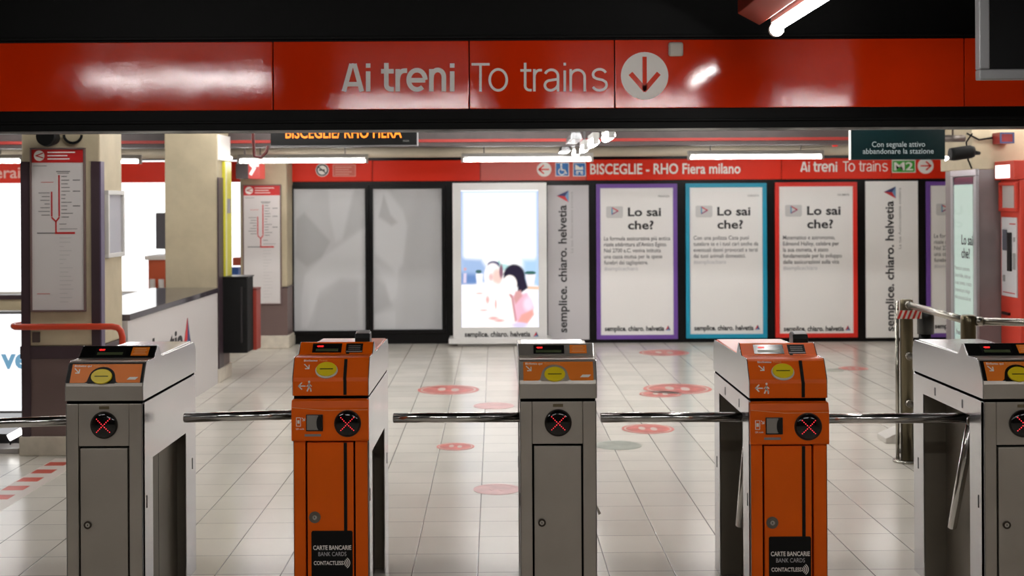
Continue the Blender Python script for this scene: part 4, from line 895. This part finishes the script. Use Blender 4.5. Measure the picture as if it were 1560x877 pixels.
# ---------------------------------------------------------------- turnstiles
TW = .152; TL = .83
PROF = [(0, .917), (0, .975), (.004, .99), (.045, 1.058), (.052, 1.064), (.060, 1.066), (.157, 1.066), (.208, 1.110), (.220, 1.110), (.262, 1.063), (.285, 1.061), (.585, 1.059), (.800, 1.057), (.830, 1.02), (.830, .917)]
SLN = Plane((0, 0, .983), (1, 0, 0), (0, .045, .079)); SL = math.hypot(.045, .079)
DSP = Plane((0, .157, 1.066), (1, 0, 0), (0, .051, .044)); DL = math.hypot(.051, .044)
FR = Plane((0, 0, 0))
def small_arrow(mb, P, u, v, s, h=.002):
    mb.stroke(P, [(u - s, v + s), (u + s * .7, v - s * .7)], s * .42, h, h + .001); mb.stroke(P, [(u - s * .5, v - s), (u + s, v - s), (u + s, v + s * .6)], s * .42, h, h + .001)
def led_cross(P, u, v, par):
    MB().ring(P, u, v, .049, .054, 0, .004, n=40).build('bezel', mat('bezel_dark', rgb(60, 54, 50), .3, .6), par, 0, False)
    mb = MB(); n = 36; prev = None
    for r, h in ((.050, .002), (.050, .006), (.046, .010), (.034, .014), (.017, .016), (.004, .0165)):
        cur = len(mb.v)
        for i in range(n): a = 2 * math.pi * i / n; mb.v.append(P(u + r * math.cos(a), v + r * math.sin(a), h))
        if prev is not None:
            for i in range(n): mb.face((prev + i, prev + (i + 1) % n, cur + (i + 1) % n, cur + i), 0, True)
        prev = cur
    mb.face(tuple(range(prev, prev + n)))
    ln = mb.build('signal_lens', mat('lens_black', rgb(8, 7, 8), .08, spec=.6), par, 0, False)
    mb = MB()
    for i in range(-4, 5):
        for sg in ((1, -1) if i else (1,)):
            d = i * .0064; rr = math.hypot(d, d); hh = .0168 - (rr / .05) ** 2 * .0075
            mb.ell(P, u + d, v + d * sg, .0017, None, hh - .002, hh + .0012, n=8)
    mb.build('led_cross', REDLED, ln, 0, False)
def lock(P, u, v, par, orange=False):
    lk = MB()
    if orange: lk.ring(P, u, v, .015, .0235, .0, .002, n=32)
    lk.ring(P, u, v, .009, .0155, 0, .006, n=28).build('lock', mat('lock_dark', rgb(74, 66, 60), .35, .8) if not orange else mat('lock_ring', rgb(132, 124, 116), .35, .8), par, 0, False)
    MB().ell(P, u, v, .0092, None, 0, .005, n=24).build('lock_core', CHROME, par, 0, False)
    MB().ell(P, u, v, .0017, .0045, .005, .0056, n=10).build('keyhole', BLACKMATT, par, 0, False)
def turnstile(px, Y, label, kind, arm_drop=0.0, reach=.70):
    xc = (px - VX) * Y / F
    t = thing('turnstile', (xc, Y, 0), label, 'turnstile', 'row of tripod turnstiles')
    org = kind == 'orange'
    FM = ORANGE if org else STEEL
    B = lambda mb, n, m, par=t, bv=0.0: mb.build(n, m, par, bv, False)
    # inner core and side plates with their openings
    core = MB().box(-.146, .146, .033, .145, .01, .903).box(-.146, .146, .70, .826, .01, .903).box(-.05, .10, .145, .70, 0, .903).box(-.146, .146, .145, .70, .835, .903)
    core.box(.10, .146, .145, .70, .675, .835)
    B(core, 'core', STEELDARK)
    B(MB().box(-.0505, -.0495, .40, .404, .01, .82).box(.0995, .1005, .40, .404, .01, .66), 'seam', BLACKMATT)
    lp = [(0, 0), (0, .905), (TL, .905), (TL, 0), (.70, 0), (.70, .828), (.15, .828), (.15, 0)]
    rp = [(0, 0), (0, .905), (TL, .905), (TL, 0), (.66, 0), (.66, .665), (.14, .665), (.14, 0)]
    sl = B(MB().prism_x(lp, -TW, -TW + .005), 'side_panel', STEELSIDE, t, .0012)
    sr = B(MB().prism_x(rp, TW - .005, TW), 'side_panel', STEELSIDE, t, .0012)
    for par, x, ys in ((sl, -TW, (.055, .765)), (sr, TW, (.05, .765))):
        for yq in ys: B(MB().box(x - .0012, x + .0012, yq, yq + .008, .48, .53), 'slot', BLACKMATT, par)
    mb = MB()
    for yq in (.22, .54): mb.box(-TW - .001, -TW + .001, yq, yq + .012, .845, .88)
    B(mb, 'maker_mark', mat('mark_grey', rgb(110, 108, 112), .4), sl)
    # front posts, upper plate, door
    B(MB().box(-TW, -.1035, 0, .03, 0, .905), 'front_post', FM, t, .002); B(MB().box(.0985, TW, 0, .03, 0, .905), 'front_post', FM, t, .002)
    B(MB().box(-.1020, .0970, .0015, .03, .738, .905), 'front_plate', FM, t, .0015)
    B(MB().box(-.1035, .0985, .022, .032, 0.02, .738), 'door_gap', GAPBLACK)
    door = B(MB().box(-.0955, .0905, .001, .0215, .05, .7285), 'door', FM, t, .0015)
    B(MB().box(-TW + .004, TW - .004, .003, TL - .005, .904, .918), 'shadow_gap', GAPBLACK)
    lock(FR, -.066, .427, door, org)
    # hood
    hood = B(MB().prism_x(PROF, -TW - .0005, TW + .0005), 'hood', (ORANGE if org else STEEL), t, .003)
    for x0, x1 in ((-TW - .003, -TW + .0005), (TW - .0005, TW + .003)):
        pr = [(max(0, y - .0012) if y < .1 else y + (.0015 if y > .8 else 0), z + (.0015 if z > 1 else 0)) for y, z in PROF]
        B(MB().prism_x(pr, x0, x1), 'hood_side', STEELSIDE, hood, .0022)
    if not org:
        top = B(MB().box(-TW + .012, TW - .012, .30, .79, 1.058, 1.0625), 'top_lid', STEELSIDE, hood, .002)
        disp = MB().rect(DSP, -TW + .001, TW - .001, .001, DL - .001, 0, .003)
        dpan = B(disp, 'display_panel', REFLECTBLACK if kind == 'dark' else STEEL, hood, .001)  # dark kind: steel with the dark reflection painted in
        if kind == 'dark': B(MB().rect(SLN, -TW + .001, TW - .001, SL * .06, SL * .99, .0, .0012), 'label_reflection', REFLECTBLACK, hood)
        w_ = B(MB().rect(DSP, -.092, .034, DL * .14, DL * .84, .003, .0045), 'display_window', mat('window_dark', rgb(22, 22, 22), .15), dpan)
        B(MB().rect(DSP, -.083, .022, DL * .22, DL * .42, .0045, .005), 'lcd', LCD, w_)
        B(text(MB(), DSP, 'OK', -.078, -.055, DL * .55, DL * .14, .03, .0052).rect(DSP, -.08, -.054, DL * .62, DL * .66, .0045, .0051), 'red_text', REDLED2, w_)
        st = B(MB().rect(DSP, .056, .126, DL * .16, DL * .84, .003, .0038), 'info_sticker', LABELORANGE, dpan)
        mb = MB()
        for i in range(4): mb.rect(DSP, .064 + .004 * (i % 2), .118 - .006 * (i % 2), DL * (.28 + .14 * i), DL * (.32 + .14 * i), .0038, .0042)
        B(mb, 'sticker_print', mat('sticker_pale', rgb(240, 180, 130), .5), st)
        # orange label with the notch round the ticket slot
        uy, vy = -.0121, .33 * SL
        arc = [(uy + .052 * math.cos(a), vy + .043 * math.sin(a)) for a in [math.radians(d) for d in range(8, 173, 12)]]
        poly = [(-.1366, .93 * SL), (-.1366, .06 * SL), (-.0790, .06 * SL), (-.070, .12 * SL)] + arc[::-1] + [(.046, .12 * SL), (.054, .06 * SL), (.1415, .06 * SL), (.1415, .93 * SL)]
        lab = B(MB().poly(SLN, poly, 0.0005, .0022), 'orange_label', LABELORANGE, hood)
        B(MB().rect(SLN, -.066, .042, .03 * SL, .72 * SL, .0003, .001), 'slot_plate', (REFLECTBLACK if kind == 'dark' else STEEL), hood)
        mb = MB(); text(mb, SLN, 'Biglietto qui', -.128, -.060, .80 * SL, .0085, .02, .0024); text(mb, SLN, 'Tickets here', -.053, .010, .80 * SL, .0085, 0, .0024, 1)
        small_arrow(mb, SLN, -.115, .62 * SL, .0095, .0022)
        mb.poly(SLN, [(.088, .20 * SL), (.122, .20 * SL), (.132, .32 * SL), (.098, .32 * SL)], .0022, .003)
        B(mb, 'label_print', [WHITEINK, mat('pale_orange_ink', rgb(244, 180, 110), .5)], lab)
        ty_, tu = vy, uy
    else:
        B(MB().box(-TW + .006, TW - .006, .28, .79, 1.0575, 1.0615), 'top_lid', mat('orange_top', rgb(214, 96, 50), .3), hood, .002)
        w_ = B(MB().rect(DSP, -.100, .022, DL * .12, DL * .86, .0, .002), 'display_window', mat('window_dark', rgb(22, 22, 22), .15), hood)
        B(MB().rect(DSP, -.085, .008, DL * .22, DL * .42, .002, .0026), 'lcd', LCD, w_)
        B(text(MB(), DSP, 'OK', -.080, -.055, DL * .55, DL * .14, .03, .0028).rect(DSP, -.082, -.054, DL * .62, DL * .66, .002, .0027), 'red_text', REDLED2, w_)
        st = B(MB().rect(DSP, .040, .110, DL * .12, DL * .86, 0, .0015), 'info_sticker', BLACKMATT, hood)
        mb = MB().rect(DSP, .042, .108, DL * .14, DL * .24, .0015, .002)
        for i in range(3): mb.rect(DSP, .05, .10, DL * (.36 + .14 * i), DL * (.40 + .14 * i), .0015, .002)
        B(mb, 'sticker_print', GREYINK, st)
        # black stripe down hood and door
        B(MB().rect(SLN, .051, .064, -.05 * SL, .97 * SL, 0, .0012).rect(FR, .052, .065, .92, .982, 0, .0012).rect(DSP, .043, .056, -.0, DL * .12, 0, .001), 'black_stripe', BLACKMATT, hood)
        B(MB().rect(FR, .052, .065, .30, .728, -.001, .0012), 'black_stripe', BLACKMATT, door)
        mb = MB(); text(mb, SLN, 'Biglietto', -.113, -.058, .86 * SL, .008, .02, .0006); text(mb, SLN, 'Ticket', -.052, -.018, .86 * SL, .008, 0, .0006, 1)
        small_arrow(mb, SLN, -.100, .62 * SL, .0095, .0)
        v0 = -.14 * SL
        Q = FR; zc = .957
        mb.stroke(Q, [(-.128, zc), (-.102, zc)], .0045, 0, .0012).stroke(Q, [(-.116, zc + .013), (-.129, zc), (-.116, zc - .013)], .0045, 0, .0012)
        mb.ell(Q, -.086, zc + .017, .0045, None, 0, .0012, n=12).stroke(Q, [(-.086, zc + .009), (-.087, zc - .004), (-.094, zc - .02)], .0055, 0, .0012).stroke(Q, [(-.087, zc - .004), (-.08, zc - .011), (-.079, zc - .021)], .005, 0, .0012).stroke(Q, [(-.095, zc - .001), (-.086, zc + .008), (-.077, zc - .001)], .004, 0, .0012)
        B(mb, 'hood_print', [WHITEINK, mat('pale_orange_ink', rgb(244, 180, 110), .5)], hood)
        tu, ty_ = -.018, .46 * SL
        B(MB().ell(SLN, tu, ty_ - .004, .0455, .034, 0, .006, n=36), 'slot_ring', LIGHTMETAL, hood, .001)
        # card reader block behind the display
        rd = B(MB().prism_x([(.225, 1.06), (.225, 1.125), (.232, 1.142), (.275, 1.150), (.295, 1.142), (.30, 1.06)], .072, .135), 'card_reader', BLACKPLASTIC, hood, .003)
        B(MB().prism_x([(.2315, 1.1425), (.275, 1.1507), (.276, 1.153), (.231, 1.1445)], .080, .130), 'reader_highlight', mat('reader_highlight_grey', rgb(150, 150, 150), .3), rd)  # grey sheet paints the highlight on top of the black reader
        # projecting reader plate
        bp = [(0.0, .903), (-.012, .900), (-.022, .872), (-.022, .745), (-.018, .738), (0, .738)]
        bul = B(MB().prism_x(bp, -TW - .003, TW + .003), 'reader_plate', ORANGE, t, .002)
        BF = Plane((0, -.022, 0))
        B(MB().stroke(BF, [(-.152, .874), (-.02, .862), (.152, .864)], .0016, 0, .001), 'crease_line', mat('crease_pale', rgb(240, 180, 140), .4), bul)
        cu = B(MB().rect(BF, -.0955, -.028, .779, .846, 0, .005), 'code_reader', BLACKPLASTIC, bul, .002)
        B(MB().rect(BF, -.092, -.046, .784, .843, .004, .0075), 'reader_face', mat('reader_face', rgb(150, 146, 140), .3, .3), cu, .002)
        B(MB().ell(BF, -.041, .8125, .012, .029, .004, .0085, n=24), 'reader_eye', BLACKPLASTIC, cu)
        B(MB().rect(BF, -.101, -.036, .758, .767, 0, .003), 'grey_strip', mat('strip_grey', rgb(150, 144, 144), .4, .3), bul)
        ph = MB().frame(BF, -.136, -.117, .798, .834, .0022, 0, .0014).rect(BF, -.131, -.122, .809, .823, 0, .0012); small_arrow(ph, BF, -.107, .827, .006, 0)
        text(ph, BF, 'QR code', -.137, -.104, .785, .006, .01, .0008)
        B(ph, 'phone_symbol', WHITEINK, bul)
        led_cross(BF, .0715, .809, bul)
        # contactless panel
        DF = Plane((0, .001, 0)); 
        cp = B(MB().poly(DF, [(-.080, .12), (.086, .12), (.086, .366), (.082, .372), (-.076, .372), (-.080, .366)], .0, .003), 'contactless_panel', BLACKMATT, door)
        mb = MB(); text(mb, DF, 'CARTE BANCARIE', -.073, .081, .296, .0175, .022, .0034); text(mb, DF, 'CONTACTLESS', -.071, .048, .235, .0155, .02, .0034)
        for r in (.008, .015, .022, .029): mb.ring(DF, .048 - .004 + .0, .2425, r, r + .0032, .003, .0036, a0=-50, a1=50, n=10, sv=.85)
        text(mb, DF, 'BANK CARDS', -.052, .061, .2705, .0165, 0, .0034, 1)
        B(mb, 'panel_lettering', [WHITEINK, LIGHTINK], cp)
    sd = B(MB().ell(SLN, tu, ty_, .0415, .0305, .002 if not org else .004, .011, n=40), 'ticket_slot', YELLOW, hood, .0015)
    B(MB().rect(SLN, tu - .027, tu + .027, ty_ - .0022, ty_ + .0012, .011, .0116), 'slit', BLACKMATT, sd)
    if not org:
        led_cross(FR, 0, .8217, t)
        B(MB().rect(FR, -.02, .02, .884, .896, -.002, .0005), 'name_plate', BRASS, t)
    # tripod: hub in the left opening and three arms
    hy, hz = .25, .80
    ax = Vector((-1, 0, -1)).normalized(); hub0 = Vector((-.06, hy, hz + .03))
    hb = MB().tube([hub0, hub0 + ax * .04, hub0 + ax * .07, hub0 + ax * .085], .05, 20, radii=[.058, .054, .042, .02])
    B(hb, 'hub', BLACKPLASTIC, t)
    st_ = Vector((-.10, hy, hz))
    B(MB().tube([st_, Vector((-reach, hy, hz - arm_drop)), Vector((-reach - .003, hy, hz - arm_drop))], .0205, 18, radii=[.0205, .0205, .017]), 'arm', CHROME)
    for dy in (.42, -.12):
        d = Vector((0.0, dy, -.9)).normalized(); s0 = Vector((-.10, hy + .02 * (1 if dy > 0 else -1), hz - .03)); e = s0 + d * .53
        B(MB().tube([s0, e, e + d * .004], .0205, 18, radii=[.0205, .0205, .017]), 'arm', CHROME)
    # drive housing bolt beside the hub
    B(MB().tube([(-.13, .15, hz), (-.13, .22, hz)], .008, 10).tube([(-.13, .18, hz), (-.13, .19, hz)], .02, 14), 'latch_bolt', CHROME)
    return t
turnstile(156.9, 4.87, 'leftmost grey turnstile with a dark reflection painted on its display panel', 'dark', .02, .74)
turnstile(502.0, 4.97, 'orange turnstile between the leftmost and the middle grey one', 'orange', .012, .655)
t3 = turnstile(848.5, 4.87, 'middle grey turnstile with a plain steel display panel', 'steel', 0, .673)
turnstile(1199.5, 4.85, 'orange turnstile right of the middle grey one', 'orange', 0, .72)
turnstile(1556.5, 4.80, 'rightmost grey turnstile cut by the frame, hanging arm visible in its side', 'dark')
MB().prism_y([(.150, .475), (.166, .43), (.176, .436), (.156, .478)], .1, .102).build('torn_tape', mat('tape_beige', rgb(186, 176, 162), .6), t3, 0, False)
